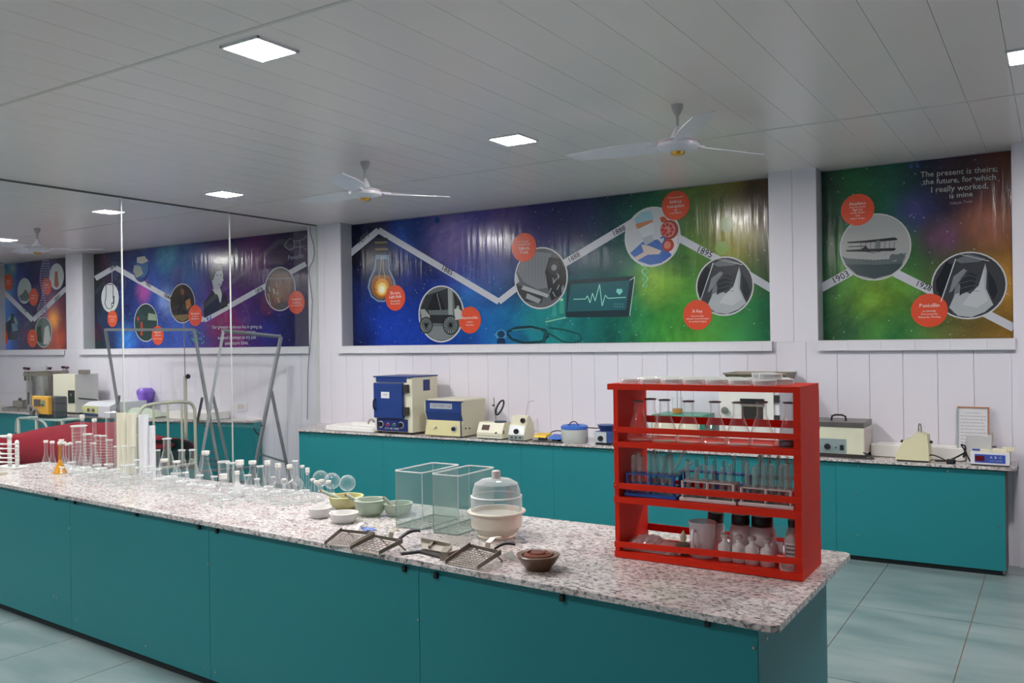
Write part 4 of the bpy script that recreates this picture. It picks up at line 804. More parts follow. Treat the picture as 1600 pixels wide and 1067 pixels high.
q = ony(1434, 666, yy); MB().tube(smooth([(q.x-cx-.008, .1, q.z-zz-BH-.01), (q.x-cx-.008, .1, q.z-zz-BH+.05), (q.x-cx, .1, q.z-zz-BH+.065), (q.x-cx+.010, .1, q.z-zz-BH+.05), (q.x-cx+.012, .1, q.z-zz-BH-.012)], 1), .005, 8).build('chrome_loop', M_steel, t, True)
knob(t, pl[3][0]-cx-.012, .1, pl[3][1]-BH-.02, .013, M_black, 'knob', (-1, 0, .6)); knob(t, pl[-2][0]-cx, .1, pl[-2][1]-BH+.01, .011, M_black, 'knob', (1, 0, 0))
x0 = ony(1496, 668, 7.40).x; x1 = ony(1546, 668, 7.40).x; zt = ony(1520, 635, 7.40).z
t = thing('framed_notice', 'framed printed notice leaning on the wall at the right end of the bench', 'notice', ((x0+x1)/2, 7.36, BH)); W = (x1-x0)/2; H = zt-BH; t.rotation_euler = (-.12, 0, 0)
M_fr = mat('brown_frame', (168, 120, 92), .5)
MB().box(-W, W, 0, .008, 0, H).build('backing_board', mat('notice_paper', (214, 214, 218), .5), t)
MB().box(-W, W, -.006, .01, H-.012, H).build('frame_rail', M_fr, t); MB().box(W-.012, W, -.006, .01, 0, H-.012).build('frame_stile', M_fr, t); MB().box(-W, -W+.01, -.006, .01, 0, H-.012).build('frame_stile', mat('pale_frame', (150, 165, 168), .4), t)
random.seed(3); M_ink = mat('ink_grey', (110, 110, 110), .5); lines = ['Laboratory Safety Rules', 'and Instructions for Students', 'wear a clean laboratory coat and closed shoes', 'do not eat or drink near the working bench', 'read every label twice before use', 'keep the work place clean and dry at all times', 'report broken glass to the teacher at once', 'never return chemicals to the bottle', 'switch off instruments after use', 'wash hands before leaving the room', 'ask the teacher when in doubt']
ll = []
for i, s in enumerate(['']*13):
    wd = (.5 if i == 0 else .62+.2*random.random())*W
    zc = H*.88-i*H*.062; m = MB(); xx = -wd if i == 0 else -W*.78
    while xx < wd: e = xx+.006+.018*random.random(); m.box(xx, min(e, W*.8), -.0012, 0, zc, zc+.003); xx = e+.005
    m.build('printed_line', M_ink, t)
a, b, z0, z1, d = bx(1517, 1577, 717, 697, 7.075, BH); W = b-a; H = z1-z0+.005
t = thing('digital_meter', 'white digital meter with blue front at the far right end of the bench', 'instrument', (a, 7.075, BH))
MB().box(0, W, .008, .26, .014, H, .004).build('housing', M_cream, t); MB().box(-.003, W+.003, -.003, .008, .010, H+.002, .002).build('bezel', M_white, t); MB().box(W*.10, W*.90, -.005, -.002, H*.24, H*.86).build('front_panel', mat('panel_blue', (58, 84, 168), .35), t)
MB().box(W*.11, W*.36, -.007, -.004, H*.36, H*.74).build('display', mat('red_display', (96, 16, 30), .2), t); flat_text(t, 'CONDUCTIVITY METER', W*.5, W*.82, H*.38, -.0065, MATS['ink_white']); flat_text(t, 'A  B  C', W*.5, W*.8, H*.58, -.0065, MATS['ink_white']); MB().box(0, W, .01, .25, 0, .014).build('base', M_black, t)
t2 = thing('probe_rest', 'white plastic clips lying on top of the digital meter', 'clip', (a+W*.55, 7.18, BH+H)); m = MB(); m.box(0, .09, 0, .03, 0, .018, .003); m.box(.06, .14, .02, .05, 0, .03, .003); m.box(-.1, -.02, -.02, 0, 0, .012, .003); m.build('clip_body', M_cream, t2); MB().box(-.13, -.08, -.03, -.01, 0, .014, .003).build('blue_clip', MATS['panel_blue'], t2)
q = ony(1530, 690, 7.3); t = thing('acrylic_case', 'small clear acrylic case behind the digital meter', 'case', (q.x, 7.3, BH+.0)); MB().box(-.08, .08, -.04, .04, 0, .19).build('wall', M_frost, t); MB().box(-.083, .083, -.043, .043, .19, .196).build('lid', M_frost, t)
bq = lambda u, v, y: tuple(ony(u, v, y))
cable([(a-.01, 7.13, BH+.02), (a-.05, 7.1, BH+.12), (a-.07, 7.09, BH+.15), (a-.03, 7.12, BH+.13), (a-.06, 7.1, BH+.03), (a-.02, 7.12, BH+.10), (a-.09, 7.12, BH+.05), (a-.16, 7.13, BH+.012), (a-.24, 7.10, BH+.012)], 'black cable bundle at the left side of the digital meter', .006)
t = thing('power_plug', 'black power plug lying on the bench between lamp unit and meter', 'plug', (a-.13, 7.075, BH)); MB().box(-.03, .03, -.02, .02, 0, .035, .006).build('body', M_black, t)
for k in (-1, 1): MB().cyl((k*.01, -.02, .02), (k*.01, -.04, .02), .003, n=8).build('pin', M_steel, t)
cable([(a-.16, 7.08, BH+.02), (a-.22, 7.085, BH+.05), (a-.27, 7.09, BH+.06), (a-.33, 7.08, BH+.03)], 'black cable running from the plug to the cream hump-backed unit', .005)
x = ony(1356, 700, 7.09).x; cable([(x-.03, 7.065, BH+.05), (x, 7.06, BH+.04), (x+.02, 7.06, BH+.02), (x+.06, 7.07, BH+.006), (x-.02, 7.05, BH+.006), (x-.1, 7.053, BH+.01)], 'black cable coiled at the right foot of the water bath', .006)
# ------------------------------------------------------------------ ceiling fans
def make_fan():
    t = thing('ceiling_fan', '', 'ceiling fan'); M_fan = mat('white_fan', (222, 220, 230), .3); M_fg = mat('grey_fan_rod', (176, 176, 178), .35)
    MB().lathe([(.036, 0), (.034, -.02), (.022, -.05), (.012, -.065)], n=20).build('canopy', M_fg, t, True); MB().lathe([(.009, -.065), (.009, -.15)], n=12).build('downrod', M_fg, t, True)
    MB().lathe([(.012, -.13), (.018, -.145), (.04, -.19), (.045, -.21), (.045, -.215)], n=20).build('lower_canopy', M_fan, t, True)
    MB().lathe([(.045, -.205), (.09, -.212), (.122, -.225), (.13, -.245), (.126, -.262), (.10, -.275), (.06, -.285), (.045, -.287)], n=36).build('motor', M_fan, t, True)
    MB().tube([(.128*math.cos(a*PI/18), .128*math.sin(a*PI/18), -.234) for a in range(36)], .0022, 6, True).build('trim_ring', mat('pink_ring', (180, 140, 140), .3), t, True)
    MB().lathe([(.043, -.286), (.04, -.302), (.022, -.308), (0, -.309)], n=20).build('cap', M_gold, t, True)
    for k in range(3):
        m = MB(); m.m = Matrix.Rotation(k*2*PI/3, 4, 'Z') @ Matrix.Translation((0, 0, -.238))
        n = 8; vs = []; 
        for i in range(n+1):
            s = i/n; x = .14+s*.56; wd = .058+.02*math.sin(PI*min(1, s*1.1)); tw = .28*(1-.4*s)
            for e in (-1, 1):
                for dz in (-.002, .002): vs.append((x+(.02*e if i == n else 0), e*wd, e*wd*math.tan(tw)+dz))
        fs = []
        for i in range(n):
            a = i*4; b = a+4; fs += [(a, b, b+2, a+2), (a+1, a+3, b+3, b+1), (a, a+1, b+1, b), (a+2, b+2, b+3, a+3)]
        fs += [(0, 2, 3, 1), (n*4, n*4+1, n*4+3, n*4+2)]
        m.add(vs, fs); bl = m.build('blade', M_fan, t); a = MB(); a.m = m.m; a.box(.10, .2, -.022, .022, -.004, .006); a.build('bracket', M_fan, bl)
    return t
fan0 = make_fan()
for i, (u, v, l, rz) in enumerate(((1058, 164, 'white three-blade ceiling fan nearer the camera, right of centre', 183), (570, 253, 'white three-blade ceiling fan above the left end of the main banner', 175), (58, 357, 'white ceiling fan behind the glass partition', 170))):
    q = onz(u, v, HC-.001); o = fan0 if i == 0 else dup(fan0, q, l)
    o.location = (q.x, q.y, HC-.0005); o['label'] = l; o.rotation_euler = (0, 0, R(rz)); o['group'] = 'white ceiling fans'
# ------------------------------------------------------------------ behind the glass
# autoclave
a, b, z0, z1, d = bx(52, 83, 648, 586, 7.05, BH); r = (b-a)/2; H = z1-z0
t = thing('steam_autoclave', 'upright steel autoclave pot with clamp knobs on the far bench behind the glass', 'autoclave', ((a+b)/2, 7.1, BH))
MB().lathe([(r*.97, 0), (r*.97, H*.93)], n=32).build('drum', mat('bright_steel', (200, 196, 188), .2, metal=1), t, True); MB().lathe([(r*1.1, H*.90), (r*1.12, H*.92), (r*1.12, H*.985), (r*1.0, H), (0, H*1.01)], n=32).build('lid', M_dsteel, t, True)
for k in range(5):
    an = R(-150+60*k+10); px_, py_ = r*1.1*math.cos(an), r*1.1*math.sin(an); cl = MB().box(px_-.012, px_+.012, py_-.012, py_+.012, H*.78, H*1.02, .003).build('clamp', M_dsteel, t); MB().lathe([(.018, 0), (.03, .02), (.03, .035), (0, .04)], (px_, py_, H*1.02+.02), 12).build('clamp_knob', mat('maroon_knob', (60, 24, 40), .35), cl, True)
MB().cyl((.05, -.02, H), (.05, -.02, H*1.16), .006).build('valve', M_steel, t); MB().cyl((-.03, .03, H), (-.03, .03, H*1.1), .01).build('gauge_stem', M_steel, t); MB().box(-r*.1, r*.02, -r*.99, -r*.95, H*.2, H*.5).build('nameplate', mat('dark_plate', (60, 50, 50), .4), t)
# far incubator
a, b, z0, z1, d = bx(83, 117, 643, 581, 6.90, BH, 154); d = min(d, .53)
t = thing('incubator', 'large off-white incubator box on the far bench behind the glass', 'incubator', (a, 6.9, BH)); W = b-a; H = z1-z0
MB().box(0, W, .02, d, .02, H, .006).build('housing', mat('pale_grey_enamel', (200, 202, 198), .4), t); MB().box(-.0, W, 0, .02, .03, H, .004).build('door', M_cream, t)
MB().box(W*.70, W*.99, -.006, 0, H*.28, H*.60).build('control_panel', M_black, t); MB().box(W*.8, W*.88, -.01, -.006, H*.46, H*.52).build('switch', M_dsteel, t); knob(t, W*.33, 0, H*.12, .014, mat('red_brown', (120, 50, 40), .4)); MB().box(.02, W, .02, d-.02, 0, .02).build('base', M_black, t)
MB().tube([(W+.008, .05, H*.40), (W+.012, .2, H*.36), (W+.012, .32, H*.33), (W+.008, d-.05, H*.27)], .009, 6).build('power_lead', M_black, t)
MB().box(W*.86, W*1.0+.12, .1, .16, H, H+.06).build('top_box', M_dsteel, t)
# trays with tools
for i, (u0, u1, y, l) in enumerate(((2, 27, 6.85, 'shallow steel tray of instruments at the far left photo edge'), (26, 50, 6.86, 'shallow steel tray of instruments beside the yellow monitor'), (19, 34, 7.2, 'steel tray standing behind the other two trays'))):
    x0 = ony(u0, 635, y).x; x1 = ony(u1, 635, y).x; t = thing('steel_tray', l, 'tray', ((x0+x1)/2, y+.12, BH+.0005)); W = (x1-x0)/2; h = .05 if i < 2 else .12
    MB().box(-W, W, -.11, .11, 0, .004).build('pan', M_steel, t); 
    m = MB(); 
    for q in ((-W, W, -.112, -.108), (-W, W, .108, .112), (-W, -W+.004, -.11, .11), (W-.004, W, -.11, .11)): m.box(*q, .004, h)
    m.build('wall', M_steel, t)
    random.seed(i)
    for k in range(3):
        lb = 'steel instrument lying in the %s far tray, %s from the left' % (['left', 'middle', 'back'][i], ORD[k]); xx = -W*.7+W*.6*k; o = MB().tube([(xx, -.06, .012), (xx+.03, .0, .02), (xx+.08*random.random(), .08, .03)], .006, 6); tag(o.build('forceps', M_steel, smooth=True), lb, 'tool', 'steel instruments in the far trays').location = t.location
q = ony(14, 620, 6.95); t = thing('balance', 'small steel balance with black knob standing behind the left steel tray', 'balance', (q.x-.35, 7.3, BH)); MB().lathe([(.07, 0), (.07, .02), (.02, .03), (.015, .1), (.08, .11), (.08, .12), (0, .12)], n=20).build('body', M_steel, t, True); MB().lathe([(.02, .12), (.03, .15), (0, .16)], n=12).build('knob', M_black, t, True)
# defibrillator monitor on the tubular trolley
ty = 6.36
def B(u, v, y): return ony(u, v, y)
q0, q1 = B(29, 655, ty), B(75, 655, ty); zt = B(50, 652, ty).z
t = thing('tube_trolley', 'cream tubular steel trolley behind the red blanket', 'trolley', ((q0.x+q1.x)/2, ty, 0)); cx = (q0.x+q1.x)/2; W = (q1.x-q0.x)/2; M_ct = mat('cream_tube', (206, 210, 196), .4)
for k, (x, y) in enumerate(((-W, 0), (W*.25, 0), (-W, .28), (W*.25, .28))): MB().cyl((x, y, 0), (x, y, zt-.03), .022, n=10).build('leg', M_ct, t)
MB().tube(smooth([(-W-.07, 0, zt-.22), (-W-.06, 0, zt-.07), (-W, 0, zt-.02), (W*.4, 0, zt-.02), (W*.9, 0, zt-.08), (W, 0, zt-.25), (W, 0, .2)], 2), .018, 8).build('rail', mat('grey_tube', (150, 158, 156), .4), t, True)
MB().box(-W, W*1.9, 0, .3, zt-.03, zt-.01).build('shelf', mat('pale_green_shelf', (176, 204, 196), .3), t); MB().cyl((W*1.85, .02, 0), (W*1.85, .02, zt-.03), .022, n=10).build('leg', M_ct, t)
MB().box(-W, W*.3, .02, .28, .3, .32).build('lower_shelf', M_ct, t)
t = thing('pump_unit', 'dark bottles and metal unit on the lower shelf of the cream trolley', 'pump', (cx-.05, ty+.15, .32)); MB().lathe([(.07, 0), (.08, .02), (.08, .2), (.03, .26), (.03, .3), (0, .3)], n=20).build('bottle', M_black, t, True); MB().lathe([(.05, 0), (.06, .02), (.06, .16), (.02, .2), (0, .2)], (.14, .0, 0), 20).build('canister', M_dsteel, t, True)
a = B(50, 636, ty).x; b = B(75, 636, ty).x; zb = zt-.01; H = B(62, 619, ty).z-zb; W2 = b-a
t = thing('patient_monitor', 'yellow-fronted dark grey monitor with small screen on the cream trolley', 'monitor', (a, ty+.03, zb))
MB().box(0, W2, -.03, .03, .06, H, .012).build('front_panel', mat('monitor_yellow', (226, 172, 50), .4), t); MB().box(.02, W2+.07, .03, .2, .0, H*.98, .02).build('housing', mat('charcoal', (62, 66, 78), .5), t); MB().box(W2*.14, W2*.55, -.036, -.03, H*.55, H*.86).build('screen', mat('dark_screen', (62, 58, 60), .2), t)
MB().box(W2*.62, W2*.82, -.035, -.03, H*.55, H*.82).build('button_pad', mat('sage', (120, 140, 110), .5), t); knob(t, W2*.7, -.035, H*.62, .014, M_black)
m = MB(); m.tube(smooth([(-.02, -.04, .1), (.05, -.07, .18), (.1, -.05, .1), (.16, -.07, .14), (.2, -.04, .06)], 1), .014, 8); m.box(.0, .08, -.07, -.03, .03, .1, .01); m.build('paddle_lead', mat('lead_grey', (96, 98, 106), .5), t, True)
# white steamer box
a, b, z0, z1, d = bx(125, 149, 668, 653, 6.72, BH)
t = thing('control_box', 'white box with yellow-green control panel on the far bench end', 'instrument', (a, 6.76, BH)); W = b-a; H = .16
MB().prism_x([(0, 0), (0, H*.95), (.1, H*1.25), (.55, H*1.25), (.55, 0)], 0, W*1.75).build('housing', mat('cool_white', (214, 216, 222), .4), t); MB().box(.0, W, -.006, .0, H*.35, H*.93).build('control_panel', mat('pale_lime', (206, 208, 150), .4), t); MB().box(0.01, W, -.008, 0, 0.01, H*.3).build('switch_strip', mat('navy_strip', (50, 70, 100), .4), t)
for k in (.45, .75): knob(t, W*k, -.006, H*.6, .022, M_dsteel)
t.scale = (1, 1, 1)
# green lying sack / sheet
q0, q1 = B(178, 655, 7.0), B(243, 650, 7.0)
m = MB(); random.seed(9); n = 12; 
for i in range(n+1):
    for j in range(7): 
        s = i/n; tt = j/6; m.v.append((q0.x+(q1.x-q0.x)*s, 6.95+.29*tt, BH+.002+(.07+.05*math.sin(PI*s))*math.sin(PI*tt)**.6*(1 if 0 < i < n else .15)+.008*random.random()))
for i in range(n):
    for j in range(6): m.f.append([i*7+j, (i+1)*7+j, (i+1)*7+j+1, i*7+j+1]); m.mi.append(0)
m.f.append([i*7 for i in range(n+1)]+[i*7+6 for i in range(n, -1, -1)]); m.mi.append(0)
tag(m.build('plastic_sack', mat('pale_green_plastic', (190, 204, 186), .4), smooth=True), 'pale green plastic sack lying on the far bench below the purple scoop', 'sack')
# purple scoop on the wall
q = B(227, 612, 7.36); rr = 12.5*mpp(q); zb_ = B(227, 634, 7.36).z
t = thing('purple_scoop', 'purple plastic scoop-shaped vessel against the wall above the far bench', 'vessel', (q.x, 7.36, BH)); M_pur = mat('purple_plastic', (132, 92, 208), .35); h = q.z-BH
MB().lathe([(.05, .0), (.05, .02), (.02, .03), (.02, h-.22)], n=16).build('stand', M_pur, t, True)
MB().lathe([(.02, h-.2), (rr*.55, h-.17), (rr*.85, h-.10), (rr*1.05, h-.02), (rr*1.0, h+.02), (rr*.75, h+.05), (0, h+.06)], n=24).build('bowl', M_pur, t, True)
# sink + tap behind glass
x0 = B(252, 650, 6.98).x; x1 = B(318, 650, 7.0).x; sink(x0, x1, 7.04, 7.42, BH, .10, 'white ceramic sink behind the glass beside the hospital bed'); 
q = B(325, 645, 7.2); tap(q.x, 7.35, BH, 'steel tap behind the easels at the far sink', .12)
# hospital bed
M_bt = mat('bed_tube', (188, 186, 168), .4); xh = -8.2; ylo, yhi = 5.52, 6.22
t = thing('hospital_bed', 'cream tubular hospital bed with dark mattress behind the glass', 'bed', (-9.2, 5.87, 0))
def rel(p): return (p[0]+9.2, p[1]-5.87, p[2])
hz = onx(258, 629, xh).z
def arch(x, z, name): MB().tube([rel(p) for p in smooth([(x, ylo, 0), (x, ylo, z-.2), (x, ylo+.01, z-.06), (x, ylo+.1, z), (x, yhi-.1, z), (x, yhi-.01, z-.06), (x, yhi, z-.2), (x, yhi, 0)], 2)], .018, 10).build(name, M_bt, t, True)
arch(xh, hz, 'headboard'); arch(-11.55, .60, 'footboard')
for k in range(3): y = ylo+(yhi-ylo)*(k+1)/4; MB().cyl(rel((xh, y, .4)), rel((xh, y, hz-.005)), .012, n=8).build('bar', M_bt, t)
MB().tube([rel((xh, ylo, .42)), rel((xh, yhi, .42))], .016, 8).build('cross_bar', M_bt, t)
m = MB(); 
for y in (ylo+.02, yhi-.02): m.tube([rel((xh, y, .45)), rel((-11.55, y, .45))], .02, 8)
m.build('side_rail', M_bt, t)
MB().box(-2.3, .97, ylo-5.87+.03, yhi-5.87-.03, .475, .575, .02).build('mattress', mat('black_rexine', (34, 38, 38), .35), t)
# mannequin under the blanket: head and neck, body bulges under the cover
hd = onx(215, 666, -8.62); t = thing('training_manikin', 'pink-skinned training manikin lying on the bed under the red blanket', 'manikin', (-8.62, 5.85, .575)); M_skin = mat('manikin_skin', (226, 172, 150), .45)
m = MB(); m.sphere((0, 0, .115), .095, 16, (1.2, .85, 1.05)); m.cyl((-.1, 0, .085), (-.22, 0, .085), .055, .07, 14); m.sphere((-.42, 0, .12), .18, 16, (1.4, 1.1, .62)); m.build('body', M_skin, t, True)
m = MB(); m.sphere((-.01, 0, .22), .02, 8, (1.2, .8, 1.2)); m.build('nose', M_skin, t, True)
for s in (-1, 1): MB().sphere((.0, s*.085, .115), .022, 8, (1, .5, 1.4)).build('ear', M_skin, t, True)
for s in (-1, 1): MB().sphere((.03, s*.035, .205), .012, 8).build('eye', M_black, t, True)
MB().box(-.05, -.035, -.025, .025, .20, .206).build('mouth', mat('lip_red', (160, 80, 76), .5), t)
m = MB(); m.sphere((.035, 0, .115), .098, 14, (1.0, .9, .95)); m.build('hair', mat('brown_hair', (70, 50, 40), .6), t, True)
# blanket surface following the photographed ridge line
ridge = [(-60, 688), (0, 684), (30, 679), (60, 673), (90, 666), (120, 661), (150, 661), (180, 661), (200, 668), (222, 681), (245, 684), (262, 688)]
M_blk = mat('red_blanket', (138, 20, 38), .8, spec=.2, noise=.12, nscale=4, bump=.2)
m = MB(); rows = 13; RP = []
for u, v in ridge:
    p = B(u, v, 5.87); RP.append((p.x, p.z))
RP2 = [(RP[i][0]+(RP[i+1][0]-RP[i][0])*k/3, RP[i][1]+(RP[i+1][1]-RP[i][1])*k/3) for i in range(len(RP)-1) for k in range(3)]+[RP[-1]]
RP2 = [(x, z) for x, z in RP2 if -11.62 < x < -8.22]
for i, (x, z) in enumerate(RP2):
    z = max(z, .60)
    for j in range(rows):
        s = j/(rows-1); a = -1+2*s; y = 5.87+.40*(1 if a > 0 else -1)*min(1, abs(a)*1.3)+.012*math.sin(i*1.3+j)
        zz = .59+(z-.59)*max(0, math.cos(a*1.3*PI/2*.92))**.8 if abs(a) < .77 else .59-(abs(a)-.77)/.23*.26
        m.v.append((x, y+(.02 if a > .77 else -.02 if a < -.77 else 0), zz+.006*math.sin(i*.9+j*1.7)))
for i in range(len(RP2)-1):
    for j in range(rows-1): m.f.append([i*rows+j, (i+1)*rows+j, (i+1)*rows+j+1, i*rows+j+1]); m.mi.append(0)
bl = m.build('red_blanket', M_blk, smooth=True); md = bl.modifiers.new('thickness', 'SOLIDIFY'); md.thickness = .012; md.offset = 1
tag(bl, 'crumpled crimson blanket draped over the hospital bed behind the glass', 'blanket')
t = thing('pillow', 'red-cased pillow at the head end of the hospital bed', 'pillow', (-8.40, 5.85, .575)); MB().sphere((0, 0, .06), .11, 14, (1.0, 2.2, .5)).build('cushion', M_blk, t, True)
# IV pole
q = onx(290, 640, -8.05); px_ = B(290, 640, 6.35).x
t = thing('infusion_pole', 'cream infusion pole with thin steel rod and black screw beside the bed', 'pole', (px_, 6.35, 0)); z1 = B(289, 588, 6.35).z; z2 = B(287, 505, 6.35).z
MB().cyl((0, 0, .03), (0, 0, z1), .02, n=12).build('tube', M_bt, t, True); MB().cyl((0, 0, z1), (-.01, 0, z2), .0055, n=8).build('rod', M_dsteel, t); MB().lathe([(.01, 0), (.01, .03), (.028, .035), (.028, .05), (0, .05)], (.01, 0, z1), 12, (1, 0, 0)).build('screw', M_black, t, True)
m = MB(); [m.tube([(0, 0, .05), (.25*math.cos(a), .25*math.sin(a), .02)], .012, 8) for a in (0, 1.26, 2.5, 3.77, 5.03)]; m.build('foot', M_bt, t)
# easels
def bar(t, name, a, b, w=.032, m=M_grey):
    mb = MB(); a = V(a); b = V(b); d = (b-a); mb.m = Matrix.Translation(a) @ V((0, 0, 1)).rotation_difference(d.normalized()).to_matrix().to_4x4(); mb.box(-w/2, w/2, -w/2, w/2, 0, d.length); return mb.build(name, m, t)
def easel(o, tl, tr, bl, br, kl, kr, fl, fr, label, cl=None):
    t = thing('grey_easel', label, 'easel', o); L = lambda p: V(p)-V(o)
    bar(t, 'top_bar', L(tl), L(tr)); bar(t, 'front_leg', L(tl), L(bl)); bar(t, 'front_leg', L(tr), L(br))
    bar(t, 'back_leg', L(kl), L(fl), .028); bar(t, 'back_leg', L(kr), L(fr), .028)
    m1 = V(kl)*.12+V(fl)*.88; m2 = V(kr)*.12+V(fr)*.88; bar(t, 'cross_bar', L(V(bl)*.8+V(tl)*.2), L(V(br)*.8+V(tr)*.2), .022); bar(t, 'brace', L(V(kr)*.3+V(fr)*.7), L(V(br)*.72+V(tr)*.28), .02); bar(t, 'brace', L(V(kl)*.3+V(fl)*.7), L(V(bl)*.72+V(tl)*.28), .02)
    for p, q in ((tl, bl), (tr, br)): a = V(p)*.45+V(q)*.55; MB().lathe([(.008, 0), (.008, .02), (0, .022)], L(a)+V((0, -.016, 0)), 10, (0, -1, 0)).build('bolt', M_black, t)
    return t
tl, tr = B(165, 515, 6.45), B(303, 515, 6.5); br = B(343, 740, 6.4); s = (0-tr.z)/(br.z-tr.z); br = tr+(br-tr)*s
bl = B(193, 690, 6.35); s = (0-tl.z)/(bl.z-tl.z); bl = tl+(bl-tl)*s
kr = tr*.35+br*.65; kl = tl*.35+bl*.65; kr = B(316, 622, 6.55)
fr = B(299, 705, 6.8); s = (0-kr.z)/(fr.z-kr.z); fr = kr+(fr-kr)*s; kl = tl+(bl-tl)*((kr.z-tl.z)/(bl.z-tl.z))+V((0, .04, 0)); fl = kl+(fr-kr); 
easel((tr.x-.5, 6.3, 0), tl, tr, bl, br, kl, kr, fl, fr, 'left grey steel easel frame behind the glass')
tl, tr = B(349, 517, 6.55), B(439, 526, 7.0); bl = B(313, 727, 6.0); s = (0-tl.z)/(bl.z-tl.z); bl = tl+(bl-tl)*s; br = B(400, 722, 6.6); s = (0-tr.z)/(br.z-tr.z); br = tr+(br-tr)*s
kl = B(332, 615, 6.45); fl = B(357, 727, 6.6); s = -kl.z/(fl.z-kl.z); fl = kl+(fl-kl)*s; kr = B(424, 611, 6.95); fr = B(448, 727, 7.05); s = -kr.z/(fr.z-kr.z); fr = kr+(fr-kr)*s
t = easel((tr.x-.4, 6.7, 0), tl, tr, bl, br, kl, kr, fl, fr, 'right grey steel easel frame close to the end wall behind the glass')
q = br+(tr-br)*((B(406, 679, 6.8).z)/tr.z); qq = q-V(t.location); MB().tube(smooth([qq, qq+V((-.07, -.02, .05)), qq+V((-.09, -.02, .09))], 1), .01, 8).build('hook', M_black, t, True)

# ------------------------------------------------------------------ glassware kit
def erl(h, w, nw, lip=1.2): 
    r = w/2; n = nw/2; return [(0, .002), (r*.90, 0), (r*.99, .03*h), (r, .07*h), (r*.95, .15*h), (n*1.25, .64*h), (n*1.04, .70*h), (n, .74*h), (n, .965*h), (n*lip, h)]
def volf(h, w, nw):
    r = w/2; n = nw/2; return [(0, .002), (r*.6, 0)]+[(max(n, r*math.cos(a)), r*.95+r*.95*math.sin(a)) for a in [R(x) for x in (-60, -40, -20, 0, 20, 40, 60)]]+[(n, 2.1*r), (n, h*.96), (n*1.25, h*.97), (n*1.25, h)]
def conev(h, w, nw): r = w/2; n = nw/2; return [(0, .002), (r, 0), (r, .02*h), (r*.9, .06*h), (n, .42*h), (n, .97*h), (n*1.25, h)]
def mcyl(h, w, nw): r = w*.42; return [(0, .001), (w*.62, 0), (w*.62, .012), (r, .018), (r, .985*h), (r*1.14, h)]
def beak(h, w, nw): r = w/2; return [(0, .002), (r*.94, 0), (r, .03*h), (r, .96*h), (r*1.1, h)]
def bott(h, w, nw): r = w/2; n = nw/2; return [(0, .002), (r*.95, 0), (r, .03*h), (r, .55*h), (r*.85, .66*h), (n, .76*h), (n, .95*h), (n*1.3, .96*h), (n*1.3, h)]
def tub(h, w, nw): r = w/2; return [(0, 0)]+[(r*math.sin(R(a)), r-r*math.cos(R(a))) for a in (30, 60, 90)]+[(r, h*.99), (r*1.15, h)]
KIND = dict(erl=(erl, 'conical_flask', 'flask'), vol=(volf, 'volumetric_flask', 'flask'), cone=(conev, 'volumetric_flask', 'flask'), cyl=(mcyl, 'measuring_cylinder', 'cylinder'), bk=(beak, 'glass_beaker', 'beaker'), bot=(bott, 'reagent_bottle', 'bottle'), tube=(tub, 'test_tube', 'test tube'))
M_cap = M_stop
def back_y(x): return BL.y+(BR.y-BL.y)*(x-BL.x)/(BR.x-BL.x)
def onisl(u, vb, r):
    p = onz(u, vb, IH); lim = back_y(p.x)-r-.012
    if p.y > lim: d = ray(u, vb); q = ony(u, vb, lim); p = V((q.x, lim, IH))
    return p
def vessel(kind, u, vb, vt, w, nw, label, cap=0, group=None, z=IH, y=None, m=None, capm=None, liquid=None, graded=False, name=None, x=None):
    f, nm, cat = KIND[kind]
    p = onisl(u, vb, w*.0018) if y is None else V((ony(u, vb, y).x, y, z))
    if x is not None: p.x = x
    k = mpp(p); h = zat(u, vt, p)-z if y is None or vt < 2 is False else zat(u, vt, p)-z
    W = w*k; N = nw*k
    t = thing(name or nm, label, cat, p, 0, group); hh = h-(cap*k*.6 if cap else 0)
    MB().lathe(f(hh, W, N), n=20, cap=False).build('glass_body', m or M_glass, t, True)
    rr = f(hh, W, N)[-1][0]
    MB().lathe([(rr, 0), (rr*1.08, .002), (rr*1.08, .006), (rr, .008), (rr*.9, .004), (rr, 0)], (0, 0, hh-.006), 20, cap=False).build('rim', M_rim, t, True)
    rb = max(q_[0] for q_ in f(hh, W, N)[:4]); MB().lathe([(rb*.82, 0), (rb*.99, .0005), (rb*1.0, .004), (rb*.86, .005), (rb*.82, .001)], n=20, cap=False).build('base_glint_ring', M_rim, t, True)  # thick glass foot, its white standing in for sparkles
    if cap: c = cap*k; MB().lathe([(N*.42, 0), (N*.5, c*.4), (N*.66, c*.42), (N*.66, c), (0, c)], (0, 0, h-c), 14).build('stopper', capm or M_cap, t, True)
    if liquid: lm, lh = liquid; pf = [(r*.96, zz+.001) for r, zz in f(hh, W, N) if zz <= lh*hh]; MB().lathe(pf+[(pf[-1][0]*.95, lh*hh), (0, lh*hh)], n=18).build('liquid', lm, t, True)
    if graded:
        mm = MB(); 
        for i in range(9): zz = hh*(.2+.08*i); mm.lathe([(W*.425, 0), (W*.425, .0008)], (0, 0, zz), 20, cap=False)
        mm.build('graduation', M_stop, t)
    return t
L3 = 'at the left end of the island glassware'
vessel('cone', 72, 723, 688, 13, 5, 'slim capped flask, first from the left of the island flasks', 4)
vessel('cone', 82, 723.5, 689, 12, 5, 'slim capped flask, second from the left of the island flasks', 4)
vessel('cone', 94, 739.5, 690, 21, 5, 'flask half full of yellow liquid with white stopper, island left end', 5, liquid=(mat('yellow_liquid', (240, 200, 84), .25), .44), m=glass('amber_glass', (250, 226, 150), .15, .8, dcol=(240, 200, 110)))
vessel('cone', 96.5, 724, 686.5, 12, 6, 'slim capped flask standing just behind the yellow flask', 3)
